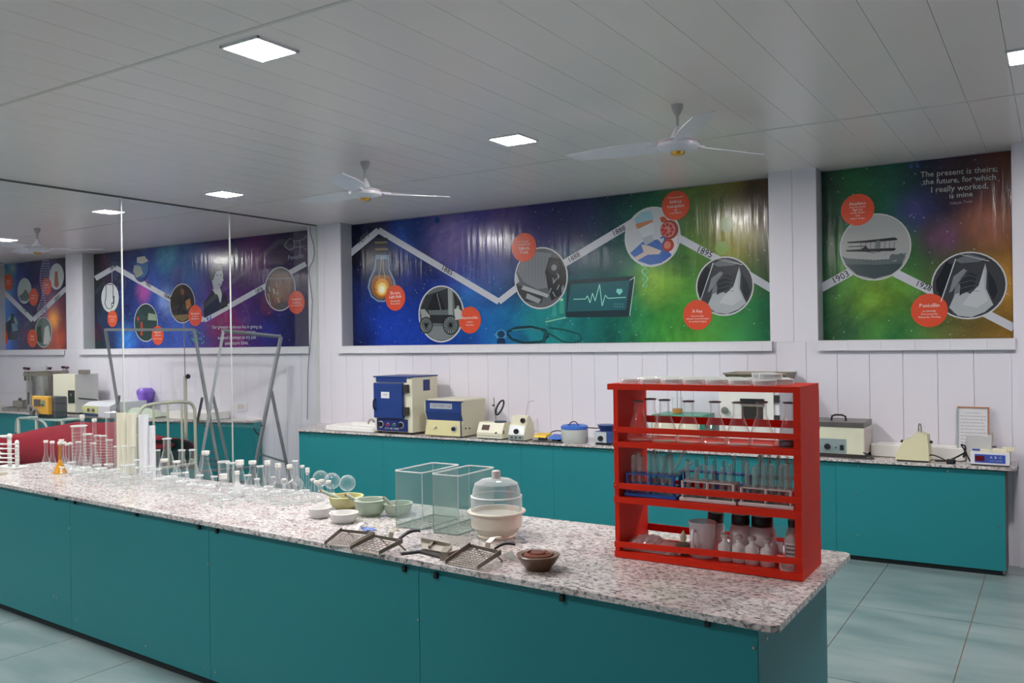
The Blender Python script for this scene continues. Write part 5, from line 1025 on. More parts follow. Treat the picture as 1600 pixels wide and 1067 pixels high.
vessel('cone', 101, 726, 690, 13, 4.5, 'slim capped flask just right of the yellow flask', 4)
vessel('cone', 105, 730, 692.5, 13, 4.5, 'slim capped flask in front of the one right of the yellow flask', 4)
vessel('cone', 110.5, 725, 691, 12, 5, 'slim capped flask just left of the widest measuring cylinder', 4)
vessel('cyl', 124, 733, 665, 24, 20, 'widest graduated glass measuring cylinder in the left group', graded=True)
vessel('cone', 129.5, 724, 648, 17, 5.5, 'tallest stoppered flask, behind the widest measuring cylinder', 9)
vessel('cone', 148.3, 724, 654, 17, 5.5, 'tall stoppered flask right of the widest measuring cylinder', 6)
vessel('cyl', 137.5, 735, 678, 14, 12, 'medium measuring cylinder right of the widest one', graded=True)
vessel('cyl', 153, 736, 680, 10, 9, 'left one of a close pair of measuring cylinders', graded=True)
vessel('cyl', 162, 736, 680.5, 10, 9, 'right one of a close pair of measuring cylinders', graded=True)
vessel('cyl', 171.5, 737, 687, 10, 9, 'short measuring cylinder before the tall clear glass column', graded=True)
vessel('cyl', 182, 738, 697, 8, 7, 'smallest measuring cylinder at the foot of the cream column', graded=True)
vessel('erl', 123, 742, 690, 20, 7, 'conical flask in front of the widest measuring cylinder')
vessel('erl', 146, 743, 692, 19, 7, 'conical flask in front of the medium measuring cylinder')
vessel('bk', 174, 727, 644, 15, 14, 'tall clear glass jar left of the cream columns', name='tall_glass_jar')
# opaque plastic cylinders (square topped columns)
def column(u0, u1, vb, vt, label, m, open_=True):
    p = onisl((u0+u1)/2, vb, .05); k = mpp(p); r = (u1-u0)/2*k*.98; h = zat((u0+u1)/2, vt, p)-IH
    t = thing('plastic_cylinder', label, 'cylinder', p); MB().lathe([(0, .0), (r, 0), (r, .004), (r*.99, .01), (r*.985, h), (r*.90, h), (r*.90, h*.9), (0, h*.9)], n=28, cap=False).build('column', m, t, True); return t
M_cr = mat('ivory_plastic', (228, 224, 204), .5); M_wh = mat('milk_plastic', (232, 233, 238), .45)
column(183.5, 199, 733, 645, 'left one of the two tall ivory plastic cylinders', M_cr); column(199.5, 214.5, 735, 646, 'right one of the two tall ivory plastic cylinders', M_cr)
column(218, 233, 735, 648, 'tall white plastic cylinder right of the ivory ones', M_wh); column(234, 243.5, 736, 665, 'shorter narrow white plastic cylinder', M_wh)
for i, u in enumerate((252, 240, 226, 213, 200)): vessel('cyl', u-5, 738+i*1.0, 703-i*2+((i*7) % 3)*2, 8, 6, ['small cylinder left of the largest conical flask', 'small cylinder before the short white plastic cylinder', 'small cylinder before the tall white plastic cylinder', 'small cylinder before the right ivory cylinder', 'small cylinder before the left ivory cylinder'][i])
vessel('erl', 261.5, 744, 685, 31, 11, 'largest conical flask, beside the white plastic cylinders')
vessel('erl', 284.5, 747, 703, 21, 9, 'round-shouldered clear flask second in the conical flask row')
vessel('erl', 301, 751, 702.5, 24, 8, 'conical flask third in the row, before the easel leg')
vessel('erl', 322, 758, 704.5, 25, 9, 'conical flask with side-armed white stopper, fourth in the row', 7)
vessel('erl', 257, 755, 717, 16, 9, 'small conical flask in front of the largest one', 5)
vessel('erl', 276.5, 758, 720, 17, 9, 'small conical flask between the largest and second flasks', 3)
vessel('erl', 349.5, 780, 740.5, 32, 9, 'wide low clear flask with white stopper in front', 12)
vessel('bk', 350, 762, 721, 16, 16, 'clear glass bottle with white neck behind the wide low flask', 0)
vessel('bk', 361, 763, 723, 13, 13, 'smaller clear glass jar right behind the wide low flask')
vessel('erl', 375, 760, 719, 21, 10, 'conical flask with white side-armed stopper before the teal bench corner', 11)
vessel('erl', 371, 776, 736, 22, 6, 'milky low flask right of the wide low flask', 8, m=M_frost)
vessel('erl', 395, 765, 720, 22, 9, 'conical flask with cork at the bench corner', 6)
vessel('erl', 407, 764, 728, 18, 9, 'conical flask right of the corked one', 0)
vessel('cone', 418.5, 772, 720, 17, 7, 'stoppered flask with a tiered white stopper before the easel crossbar', 8)
vessel('vol', 435, 774, 724, 23, 7, 'round-bulbed flask with white stopper, left of the pair', 9)
vessel('vol', 453, 772, 726, 22, 7, 'round-bulbed flask with white stopper, right of the pair', 7)
vessel('vol', 462, 767, 720, 24, 7, 'round-bulbed flask standing behind the right one of the pair')
vessel('cone', 473, 773, 727, 12, 5, 'slim stoppered flask just left of the wide white stopper', 4)
vessel('cone', 481, 776, 731, 14, 5, 'slim flask with the widest white flared stopper', 11)
small = [(489, 783, 748, 4), (495, 785, 751, 5), (503, 782, 749, 5), (514, 786, 751, 6), (500, 780, 753, 4), (444, 780, 748, 4), (427, 783, 745, 0)]
for i, (u, vb, vt, c) in enumerate(small): vessel('cyl', u, vb, vt, 7, 6, ['small stoppered cylinder below the left globe flask', 'small stoppered cylinder second below the globe flasks', 'small stoppered cylinder between the two left globe flasks', 'small stoppered cylinder before the second globe flask', 'small stoppered cylinder half hidden between its neighbours', 'short stoppered cylinder before the round-bulbed pair', 'short open cylinder before the left round-bulbed flask'][i], c)
# low clear glassware in the foreground of the crowd
low = [('bk', 188, 757, 738, 12), ('erl', 172, 758, 735, 15), ('bk', 196, 763, 745, 13), ('erl', 232, 764, 738, 17), ('bk', 250, 766, 748, 13), ('erl', 262, 772, 745, 18), ('bk', 318, 785, 766, 14), ('erl', 335, 772, 744, 18), ('bk', 366, 788, 769, 15), ('erl', 388, 772, 742, 19), ('bk', 420, 780, 760, 13), ('erl', 445, 790, 765, 17), ('bk', 476, 784, 766, 13), ('bk', 125, 752, 735, 12), ('erl', 97, 748, 730, 12), ('bk', 208, 741, 722, 11), ('bk', 152, 744, 726, 11), ('erl', 192, 753, 727, 14), ('bk', 275, 757, 739, 13), ('bk', 340, 790, 772, 14), ('bk', 205, 748, 726, 13), ('bk', 218, 752, 730, 12), ('erl', 215, 757, 718, 14), ('bk', 232, 750, 728, 13), ('bk', 243, 756, 733, 14), ('bk', 267, 764, 744, 15), ('erl', 290, 765, 738, 18), ('bk', 283, 772, 752, 13), ('erl', 312, 770, 742, 21), ('bk', 300, 776, 757, 14), ('bk', 328, 778, 760, 14), ('bk', 112, 741, 722, 12), ('bk', 134, 748, 730, 13), ('bk', 158, 750, 731, 14), ('bk', 180, 752, 733, 13), ('bk', 192, 746, 728, 12), ('bk', 390, 782, 763, 15), ('bk', 408, 785, 765, 16), ('erl', 402, 778, 748, 16), ('bk', 430, 787, 768, 15), ('bk', 452, 786, 766, 14), ('bk', 466, 788, 770, 14), ('bk', 145, 755, 738, 13), ('bk', 170, 744, 725, 12)]
low.sort(key=lambda q: q[1]); cn = {'bk': 0, 'erl': 0}
for i, (kd, u, vb, vt, w) in enumerate(low):
    cn[kd] += 1; vessel(kd, u, vb, vt, w, w*.45, ('low clear glass beaker, %s from the left among the front glassware' if kd == 'bk' else 'small open conical flask, %s from the left among the front glassware') % ORD[cn[kd]-1], 0, 'low clear beakers in the front rank' if kd == 'bk' else 'small conical flasks in the front rank')
# globe flasks standing on their necks
for i, (u, v, r) in enumerate(((501, 747.5, 12.5), (519, 751.5, 12.7), (543, 755, 12.7))):
    p = onz(u, (768, 771, 773)[i], IH); k = mpp(p); R_ = r*k; zc = zat(u, v, p)-IH
    t = thing('globe_flask', ['left globe flask standing upside down on its neck', 'middle globe flask standing upside down on its neck', 'right globe flask standing upside down behind the mortars'][i], 'flask', p)
    n = .012; pf = [(n*1.3, 0), (n, .006), (n, zc-R_*.93)]+[(R_*math.cos(R(a)), zc+R_*math.sin(R(a))) for a in range(-65, 91, 12)]; pf.append((0, zc+R_)); MB().lathe(pf, n=28, cap=False).build('glass_body', M_glass, t, True); MB().lathe([(n*1.3, 0), (n*1.45, .002), (n*1.3, .006)], n=20, cap=False).build('rim', M_rim, t, True)
# evaporating dishes, mortars
def bowl(u, vb, vt, w, label, m, name='evaporating_dish', cat='dish', thick=.006, foot=.55, spout=True, pestle=None, depthf=.8):
    p = onz(u, vb-w*.5*foot*.24, IH); k = mpp(p); r = w/2*k; h = zat(u, vt+w*.5*.19, p)-IH
    t = thing(name, label, cat, p); pf = [(0, 0), (r*foot, 0), (r*foot*1.02, .004), (r*(foot+.17), h*.10), (r*.84, h*.30), (r*.93, h*.55), (r*.96, h*.8), (r*.98, h*.93), (r*1.02, h*.97), (r*1.01, h), (r-thick, h), (r-thick*1.3, h*.8), (r*.82, h*.42), (r*.5, h*.18), (0, h*.13)]
    mb = MB().lathe(pf, n=36, cap=False)
    if spout: mb.v = [((x-(.12*r*max(0, -math.cos(math.atan2(y, -x)-PI)) ** 12 if False else 0)), y, z) for x, y, z in mb.v]; mb.v = [(x*(1+.14*max(0, -x/math.hypot(x, y)-.94)/.06*(z/h)**3), y, z) if math.hypot(x, y) > .01 else (x, y, z) for x, y, z in mb.v]
    mb.build('bowl', m, t, True); return t, p, k, h, r
bowl(500, 811, 789, 36, 'left of two white porcelain evaporating dishes in front', M_ceramic); bowl(537.5, 819, 796, 45, 'right and larger white porcelain evaporating dish in front', M_ceramic)
M_ym = glass('yellow_glass', (214, 214, 160), .5, .9, .4, .25, dcol=(206, 200, 138)); M_fg2 = glass('green_frost', (206, 222, 210), .4, .9, .4, .2, dcol=(196, 208, 190))
t, p, k, h, r = bowl(541, 797, 769, 54, 'yellowish glass mortar behind the white dishes', M_ym, 'glass_mortar', 'mortar', .012, .5)
def pestle(a, b, za, zb, r0, label, m):
    pa, pb = onz(*a, za), onz(*b, zb); t = thing('pestle', label, 'pestle', pb); d = pa-pb; MB().cyl((0, 0, 0), d, r0, r0*.8, 14).build('shaft', m, t, True); MB().sphere((0, 0, .0), r0*1.35, 12).build('head', m, t, True); MB().sphere(d, r0*.82, 10).build('tip', mat('rusty_tip', (150, 110, 90), .6), t, True)
M_pe = mat('grey_green_glass', (150, 162, 146), .3)
pestle((502, 767), (538, 783), IH+.10, IH+.045, .011, 'green glass pestle resting in the yellowish mortar', M_pe)
bowl(579, 808, 775, 51, 'frosted green glass mortar in the middle of three', M_fg2, 'glass_mortar', 'mortar', .012, .5); pestle((541, 773), (573, 792), IH+.11, IH+.045, .011, 'green glass pestle resting in the frosted mortar', M_pe)
bowl(622, 808, 781, 46, 'frosted green glass mortar partly behind the left glass tank', M_fg2, 'glass_mortar', 'mortar', .012, .5); pestle((600, 778), (618, 795), IH+.10, IH+.045, .011, 'green glass pestle with rusty tip beside the left tank', M_pe)
# tanks
M_tank = glass('tank_glass', (238, 247, 244), .10, .7, .12, .04, dcol=(200, 212, 208))
def tank(a, v_top, c, d_, label):
    p = onz(*a, IH); x1 = onz(*c, IH).x; ln = d_; h = zat(a[0], v_top, p)-IH
    t = thing('glass_tank', label, 'tank', p); W = x1-p.x; D = ln; th = .005; w2 = .012
    def loop(z, i=0): 
        r = .015; P = []
        for cx, cy_, a0 in ((W-r, D-r, 0), (r, D-r, 90), (r, r, 180), (W-r, r, 270)):
            for q in range(4): an = R(a0+30*q); P.append((cx+(r-i)*math.cos(an), cy_+(r-i)*math.sin(an), z))
        return P
    rings = [loop(.0, .012), loop(.004, .004), loop(.015), loop(h)]; n = len(rings[0]); vs = sum(rings, []); fs = [(j*n+i, j*n+(i+1) % n, (j+1)*n+(i+1) % n, (j+1)*n+i) for j in range(3) for i in range(n)]; m = MB(); m.add(vs, fs+[tuple(range(n-1, -1, -1))]); m.build('glass_wall', M_tank, t, True)
    P = loop(h-.001); MB().tube(P, .0035, 6, True).build('rim', M_rim, t, True); MB().tube(loop(.006), .0032, 6, True).build('base_edge', mat('green_edge', (128, 146, 142), .2), t, True); 
    for x, y in ((.004, .004), (W-.004, .004), (.004, D-.004)): MB().tube([(x, y, .01), (x, y, h)], .0022, 6).build('corner_edge', M_rim if x > .01 or y > .01 else mat('green_edge', (70, 96, 92), .2), t)
tank((617.5, 823), 735, (657, 830), .30, 'left of two tall rectangular glass tanks'); tank((675.5, 832), 740, (716, 838), .30, 'right rectangular glass tank next to the desiccator')
# desiccator
p = onz(776.5, 838, IH); k = mpp(p); t = thing('desiccator', 'cream desiccator bowl with clear domed lid and knob', 'desiccator', p); r = 40*k; h = zat(776, 797, p)-IH; ht = zat(776, 735, p)-IH
M_dc = mat('cream_plastic', (226, 220, 204), .35); MB().lathe([(0, 0), (r*.72, 0), (r*.76, .008), (r*.72, .014), (r*.88, h*.32), (r*.99, h*.42), (r*.985, h*.45), (r, h*.5), (r, h*.93), (r*1.13, h*.95), (r*1.15, h*.98), (r*1.13, h*1.01), (r*.98, h*1.01), (r*.95, h*.9), (r*.93, h*.85), (0, h*.84)], n=48, cap=False).build('bowl', M_dc, t, True)
dm = glass('dome_plastic', (236, 240, 242), .14, .8, .06, .05); MB().lathe([(r*1.0, h*1.01), (r*1.0, h*1.0+.35*(ht-h)), (r*.94, h+.40*(ht-h)), (r*.92, h+.52*(ht-h)), (r*.84, h+.68*(ht-h)), (r*.6, h+.77*(ht-h)), (r*.2, h+.80*(ht-h)), (r*.17, h+.80*(ht-h))], n=48, cap=False).build('lid', dm, t, True)
MB().lathe([(r*1.0, h+.35*(ht-h)), (r*1.01, h+.37*(ht-h)), (r*.97, h+.39*(ht-h))], n=48, cap=False).build('lid_step', M_rim, t, True)
MB().lathe([(r*.17, h+.79*(ht-h)), (r*.17, h+.98*(ht-h)), (r*.14, ht), (0, ht)], n=20).build('knob', mat('knob_clear', (196, 190, 186), .35, noise=.15, nscale=90), t, True)
# brown mortar with lid
p = onz(841, 889, IH); k = mpp(p); r = 34.5*k; h = zat(841, 866, p)-IH; t = thing('brown_mortar', 'brown stoneware bowl holding a glossy brown lid near the red rack', 'mortar', p); M_br = mat('brown_stoneware', (92, 66, 48), .3, noise=.15, nscale=12)
MB().lathe([(0, 0), (r*.56, 0), (r*.58, .006), (r*.8, h*.5), (r*.97, h*.9), (r, h), (r*.96, h*1.04), (r*.74, h*1.0), (r*.7, h*.7), (0, h*.4)], n=40, cap=False).build('bowl', M_br, t, True)
t = thing('ribbed_disc', 'glossy reddish brown ribbed disc lying inside the brown bowl', 'disc', (p.x, p.y, IH+h*.62)); MB().lathe([(0, 0), (r*.60, 0), (r*.68, .012), (r*.66, .024), (r*.5, .03), (r*.46, .024), (r*.36, .024), (r*.33, .032), (r*.2, .034), (0, .032)], n=40, cap=False).build('disc', mat('red_brown_gloss', (120, 72, 58), .15), t, True)
# pipette stand on a tray
p = onz(22, 731, IH); t = thing('pipette_stand', 'white plastic pipette stand at the left end of the island', 'stand', p); k = mpp(p); M_pp = mat('white_plastic', (228, 230, 226), .4); hh = zat(22, 679, p)-IH
for j, (dx, sgn, hs) in enumerate(((-.02, 0, 1.0), (.045, .02, .84))):
    m = MB(); hz_ = hh*hs; m.box(dx-.014, dx+.014, -.03+sgn, -.01+sgn, .01, hz_-.02, .004)
    for i in range(6): m.sphere((dx, -.02+sgn, .06+i*(hz_-.08)/5), .022, 8, (1, .6, 1))
    m.build('post', M_pp, t, True)
MB().box(-.16, .09, -.06, .06, 0, .012, .004).build('base', M_pp, t)
for i, (v0, v1, ul) in enumerate(((692, 694, 53), (699, 701, 51), (707, 706, 47), (713.5, 716, 48), (720, 723, 53))):
    a = zat(53, v0, p); L_ = (ul-22)*k; tt = thing('glass_pipette', 'white pipette lying level in the stand, %s' % ['topmost', 'second from top', 'middle of five', 'fourth from top', 'lowest'][i], 'pipette', (p.x, p.y-.06, a))
    MB().lathe([(.003, -L_*1.25), (.0075, -L_*1.1), (.0075, -.05), (.0055, 0), (.0055, L_*.55), (.003, L_)], (0, 0, 0), 10, (1, 0, .05)).build('barrel', M_pp, tt, True); MB().lathe([(.014, 0), (.014, .04), (.008, .05)], (-L_*1.05, 0, -.0), 10, (1, 0, .05)).build('bulb', M_pp, tt, True)
tt = thing('white_rod', 'thick white rod lying across the top of the pipette stand', 'rod', (p.x-.02, p.y-.02, IH+hh-.01)); MB().lathe([(.009, 0), (.009, .5)], (-.5, 0, -.02), 10, (1, 0, .03)).build('shaft', M_pp, tt, True); MB().sphere((0, 0, 0), .02, 10).build('end_ball', M_pp, tt, True)
a, b = onz(-6, 746, IH), onz(34, 738, IH); t = thing('plastic_tray', 'flat off-white tray at the left end of the island in front of the pipette stand', 'tray', (a.x, a.y, IH)); MB().box(-.1, b.x-a.x, -.08, .12, 0, .022, .006).build('pan', mat('offwhite_tray', (214, 210, 196), .4), t); MB().box(-.09, b.x-a.x-.012, -.07, .11, .021, .024).build('inset', M_pp, t)
# perforated chip scoops
M_pan = mat('tin_plate', (136, 128, 118), .4, metal=.75, noise=.15, nscale=30)
def grater(c0, c1, c2, c3, label, lift=.045, hnd=None, nx=9, ny=8, clip=True):
    """front-left, front-right, back-right, back-left corner pixels on the worktop; the back edge is raised"""
    P = [onz(*c0, IH), onz(*c1, IH), onz(*c2, IH+lift), onz(*c3, IH+lift)]; o = (P[0]+P[1])/2; o.z = IH
    t = thing('perforated_scoop', label, 'scoop', o); P = [q-o+V((0, 0, .004)) for q in P]
    f = lambda s, u: (P[0]*(1-s)+P[1]*s)*(1-u)+(P[3]*(1-s)+P[2]*s)*u
    m = MB(); n = nx*2+1; l = ny*2+1; gap = lambda i, n_: (i//2+(.26 if i % 2 else 0))/((n_-1)/2+.26); g = [[f(gap(i, n)*.92+.04, gap(j, l)*.86+.07) for j in range(l+1)] for i in range(n+1)]
    nm = (P[1]-P[0]).cross(P[3]-P[0]).normalized()*.0015
    idx = {}; 
    for i in range(n+1):
        for j in range(l+1): idx[i, j] = len(m.v); m.v.append(tuple(g[i][j]))
    for i in range(n):
        for j in range(l):
            if i % 2 and j % 2: continue
            m.f.append([idx[i, j], idx[i+1, j], idx[i+1, j+1], idx[i, j+1]]); m.mi.append(0)
    pl = m.build('perforated_plate', mat('plate_metal', (132, 124, 116), .4, metal=.6), t); md = pl.modifiers.new('thickness', 'SOLIDIFY'); md.thickness = .0018
    for (a, b, hgt) in ((P[0], P[3], .016), (P[1], P[2], .016), (P[3], P[2], .012)):
        d = (b-a).normalized(); s = d.cross(V((0, 0, 1))).normalized()*.0018; m = MB(); U = V((0, 0, hgt)); m.add([a-s, b-s, b+s, a+s, a-s+U, b-s+U*1.3, b+s+U*1.3, a+s+U], [(3, 2, 1, 0), (4, 5, 6, 7), (0, 1, 5, 4), (1, 2, 6, 5), (2, 3, 7, 6), (3, 0, 4, 7)]); m.build('side_wall', M_pan, t)
    m = MB(); m.add([f(0, 0), f(1, 0), f(1, .07), f(0, .07)], [(0, 1, 2, 3)]); m.build('front_lip', M_pan, t)
    # back leg and handle
    bl, br_ = P[3], P[2]; d = ((bl+br_)/2-(P[0]+P[1])/2).normalized()
    for q in (bl*.8+br_*.2, bl*.2+br_*.8): MB().tube([q, q+V((d.x*.04, d.y*.04, -q.z+.004))], .004, 6).build('back_leg', M_pan, t)
    if hnd:
        h0, h1 = onz(*hnd[0], IH+lift)-o, onz(*hnd[1], IH+lift+.02)-o; dd = (h1-h0); sd = dd.cross(V((0, 0, 1))).normalized()
        m = MB(); n = 6; vs = []
        for i in range(n+1):
            s = i/n; c = h0+dd*s+V((0, 0, .012*math.sin(PI*s))); wd = .006+.009*s
            for e, z in ((-1, -.004), (1, -.004), (1, .005), (-1, .005)): vs.append(c+sd*e*wd+V((0, 0, z)))
        m.add(vs, [(i*4+j, i*4+(j+1) % 4, i*4+4+(j+1) % 4, i*4+4+j) for i in range(n) for j in range(4)]+[(3, 2, 1, 0), (n*4, n*4+1, n*4+2, n*4+3)]); m.build('handle', mat('navy_black', (24, 26, 38), .35), t)
    if clip:
        q = (bl+br_)/2+V((0, .01, 0)); w_ = V((.012, 0, 0)); m = MB(); pts = [q, q+V((0, .01, .03)), q+V((.01, .03, .045)), q+V((.03, .05, .048))]; vs = sum([[a-w_, a+w_] for a in pts], []); m.add(vs, [(i*2, i*2+1, i*2+3, i*2+2) for i in range(3)]); c = m.build('spring_clip', M_dsteel, t); md = c.modifiers.new('thickness', 'SOLIDIFY'); md.thickness = .002
    return t
grater((507, 853), (548, 856), (584, 838), (534, 832), 'leftmost perforated metal scoop at the front edge', .03, None, 9, 8, False)
grater((547, 860), (592, 868), (629, 850), (586, 841), 'second perforated metal scoop with black handle, larger slots', .04, ((624, 842), (654, 829)), 6, 6)
grater((696, 882), (746, 891), (783, 868), (735, 856), 'perforated metal scoop nearest the brown bowl', .04, ((772, 858), (805, 850)), 9, 8)
# the flat cutter lying between them
a = [onz(660, 862, IH), onz(694, 868, IH), onz(703, 856, IH), onz(656, 846, IH)]; o = (a[0]+a[2])/2; o.z = IH
t = thing('steel_slicer', 'flat steel slicer with long black handle lying between the scoops', 'slicer', o); m = MB(); LP = [q-o for q in a]; vs = [V((q.x, q.y, .012+.01*(i > 1))) for i, q in enumerate(LP)]; m.add(vs+[v+V((0, 0, .003)) for v in vs], [(3, 2, 1, 0), (4, 5, 6, 7), (0, 1, 5, 4), (1, 2, 6, 5), (2, 3, 7, 6), (3, 0, 4, 7)]); m.build('blade_plate', mat('bright_plate', (196, 188, 180), .35, metal=.5), t)
def flatbar(t, name, a, b, w, h, m): mb = MB(); a = V(a); b = V(b); d = b-a; s = d.cross(V((0, 0, 1))).normalized()*w/2; U = V((0, 0, h)); mb.add([a-s, b-s, b+s, a+s, a-s+U, b-s+U, b+s+U, a+s+U], [(3, 2, 1, 0), (4, 5, 6, 7), (0, 1, 5, 4), (1, 2, 6, 5), (2, 3, 7, 6), (3, 0, 4, 7)]); return mb.build(name, m, t)
q = lambda u, v, z=0: onz(u, v, IH+z)-o
flatbar(t, 'handle', q(627, 867), q(668, 862), .02, .009, MATS['navy_black']); flatbar(t, 'underside', q(660, 864), q(696, 873), .03, .01, mat('dark_metal', (58, 54, 54), .4, metal=.5)); flatbar(t, 'back_rail', q(659, 846, .02), q(703, 855, .02), .006, .016, M_dsteel); flatbar(t, 'right_rail', q(700, 868, .012), q(738, 858, .016), .012, .014, M_pan); flatbar(t, 'corner_bracket', q(693, 876), q(701, 866), .03, .035, M_dsteel); flatbar(t, 'middle_rib', q(671, 857, .02), q(676, 850, .02), .01, .012, M_dsteel)
t = thing('triangular_blade', 'thin bright triangular metal piece between the right scoop and brown bowl', 'blade', onz(790, 872, IH)); o2 = V(t.location); P = [onz(783, 868, IH)-o2+V((0, 0, .003)), onz(812, 881, IH)-o2+V((0, 0, .003)), onz(800, 868, IH)-o2+V((0, 0, .022))]; m = MB(); m.add(P, [(0, 1, 2)]); c = m.build('sheet', M_steel, t); md = c.modifiers.new('thickness', 'SOLIDIFY'); md.thickness = .002
# perforated sheet lying flat
P = [onz(680, 848, IH), onz(726, 856, IH), onz(741, 840, IH), onz(703, 833, IH)]; o = P[0].copy(); t = thing('perforated_sheet', 'thin pale perforated sheet lying flat before the right glass tank', 'sheet', o); m = MB(); n, l = 21, 17; P = [p_-o+V((0, 0, .002)) for p_ in P]
for i in range(n+1):
    for j in range(l+1): s, u_ = i/n, j/l; s = (i//2+(.3 if i % 2 else 0))/(n//2+.3); u_ = (j//2+(.3 if j % 2 else 0))/(l//2+.3); m.v.append(tuple((P[0]*(1-s)+P[1]*s)*(1-u_)+(P[3]*(1-s)+P[2]*s)*u_))
for i in range(n):
    for j in range(l):
        if not (i % 2 and j % 2): m.f.append([i*(l+1)+j, (i+1)*(l+1)+j, (i+1)*(l+1)+j+1, i*(l+1)+j+1]); m.mi.append(0)
pl = m.build('sheet', mat('pale_sheet', (176, 170, 164), .4, metal=.3), t); md = pl.modifiers.new('thickness', 'SOLIDIFY'); md.thickness = .0015
# little white strip and blue case
q = onz(562, 832, IH); t = thing('paper_strip', 'small curved white plastic strip behind the left scoops', 'strip', q); m = MB(); pts = [V((-.02, -.02, .002)), V((-.02, 0, .03)), V((-.02, .03, .04)), V((-.02, .06, .03))]; m.add(sum([[a_, a_+V((.022, 0, 0))] for a_ in pts], []), [(i*2, i*2+1, i*2+3, i*2+2) for i in range(3)]); c = m.build('strip', M_white, t); md = c.modifiers.new('thickness', 'SOLIDIFY'); md.thickness = .002
q = onz(577, 831, IH); t = thing('blue_wrapper', 'crumpled blue and white wrapper behind the left scoops', 'wrapper', q); random.seed(2); m = MB(); m.v = [(-.035+.023*i, -.02+.02*j, .003+.016*random.random()) for i in range(4) for j in range(3)]; m.f = [[i*3+j, i*3+3+j, i*3+4+j, i*3+1+j] for i in range(3) for j in range(2)]; m.mi = [0]*6; c = m.build('foil', mat('wrapper_blue', (84, 116, 190), .4), t); md = c.modifiers.new('thickness', 'SOLIDIFY'); md.thickness = .002

# ------------------------------------------------------------------ red rack
RX0, RX1, RY0, RY1 = -1.536, -.79, 3.175, 3.462
ZT = 1.566; rk = thing('red_rack', 'red painted wooden open rack with three shelves at the right end of the island', 'rack', (RX0, RY0, IH)); RW = RX1-RX0; RD = RY1-RY0; H = ZT-IH; Z = lambda z: z-IH
MB().box(0, .02, .0, RD, .0, H-.022).build('side_board', M_red, rk); MB().box(RW-.026, RW, .0, RD, .0, H-.022).build('side_board', M_red, rk)
MB().prism_y([(-.026, H-.024), (RW-.001, H-.022), (RW-.001, H), (-.026, H)], -.001, RD).build('top_board', M_red, rk)
# shelves run a little lower to the right, as in the photo
SH = [('bottom_shelf', .862, .863, .886, .887), ('shelf', 1.084, 1.086, 1.106, 1.113), ('shelf', 1.309, 1.316, 1.331, 1.337)]
for nm, a0, a1, b0, b1 in SH: MB().prism_y([(.0205, Z(a0)), (RW-.0265, Z(a1)), (RW-.0265, Z(b1)), (.0205, Z(b0))], .004, RD-.004).build(nm, M_red, rk)
for nm, a0, a1, b0, b1 in SH: MB().prism_y([(-.001, Z(a0)), (RW+.001, Z(a1)), (RW+.001, Z(b1)+.001), (-.001, Z(b0)+.001)], -.006, -.0005).build('shelf_front', M_red, rk)
for a0, a1, b0, b1 in ((.902, .922, .925, .946), (1.141, 1.142, 1.165, 1.167), (1.369, 1.374, 1.392, 1.396)): MB().prism_y([(-.001, Z(a0)), (RW+.001, Z(a1)), (RW+.001, Z(b1)), (-.001, Z(b0))], -.006, -.0005).build('guard_rail', M_red, rk)
for z in (.915, 1.112, 1.385): MB().box(.0, RW, RD, RD+.006, Z(z), Z(z)+.03).build('back_rail', M_red, rk)
for i in range(3): screws(rk, [(.01, -.006, Z((.93, 1.155, 1.38)[i]))], (0, -1, 0), .003)
# petri dishes on top
def petri(x, y, z, r, label, grp): 
    t = thing('petri_dish', label, 'dish', (x, y, z), 0, grp); MB().lathe([(0, .001), (r*.98, 0), (r, .002), (r, .014)], n=22, cap=False).build('base', M_pet, t, True); MB().lathe([(r*1.05, .004), (r*1.05, .018), (r*1.02, .020), (0, .020)], n=22, cap=False).build('lid', M_pet, t, True); MB().lathe([(r*1.05, .0), (r*1.08, .002), (r*1.05, .004)], (0, 0, .016), 22, cap=False).build('rim', M_rim, t, True); return t
M_pet = glass('petri_glass', (246, 248, 248), .16, .9, .05, .10)
t0 = petri(0, 0, 0, .042, '', None); first = True; pc = {}
spots = [(RX0+.05+.092*i, RY0+.055, ZT+.0005, 0) for i in range(7)]+[(RX0+.09+.092*i, RY0+.15, ZT+.0005, 1) for i in range(7)]+[(RX0+.05+.092*i, RY0+.24, ZT+.0005, 2) for i in range(7)]+[(RX1-.14, RY0+.12, ZT+.0215, 3), (RX1-.19, RY0+.2, ZT+.0215, 3)]
for x, y, z, k in spots:
    o = t0 if first else dup(t0, (x, y, z), ''); first = False; o.location = (x, y, z)
    pc[k] = pc.get(k, 0)+1; o['label'] = ['clear petri dish on the red rack, front row, %s from the left', 'clear petri dish on the red rack, middle row, %s from the left', 'clear petri dish on the red rack, back row, %s from the left', 'clear petri dish stacked on others on the rack top, %s of two'][k] % ORD[pc[k]-1]; o['group'] = ['petri dishes in the front row', 'petri dishes in the middle row', 'petri dishes in the back row', 'upper petri dishes'][k]
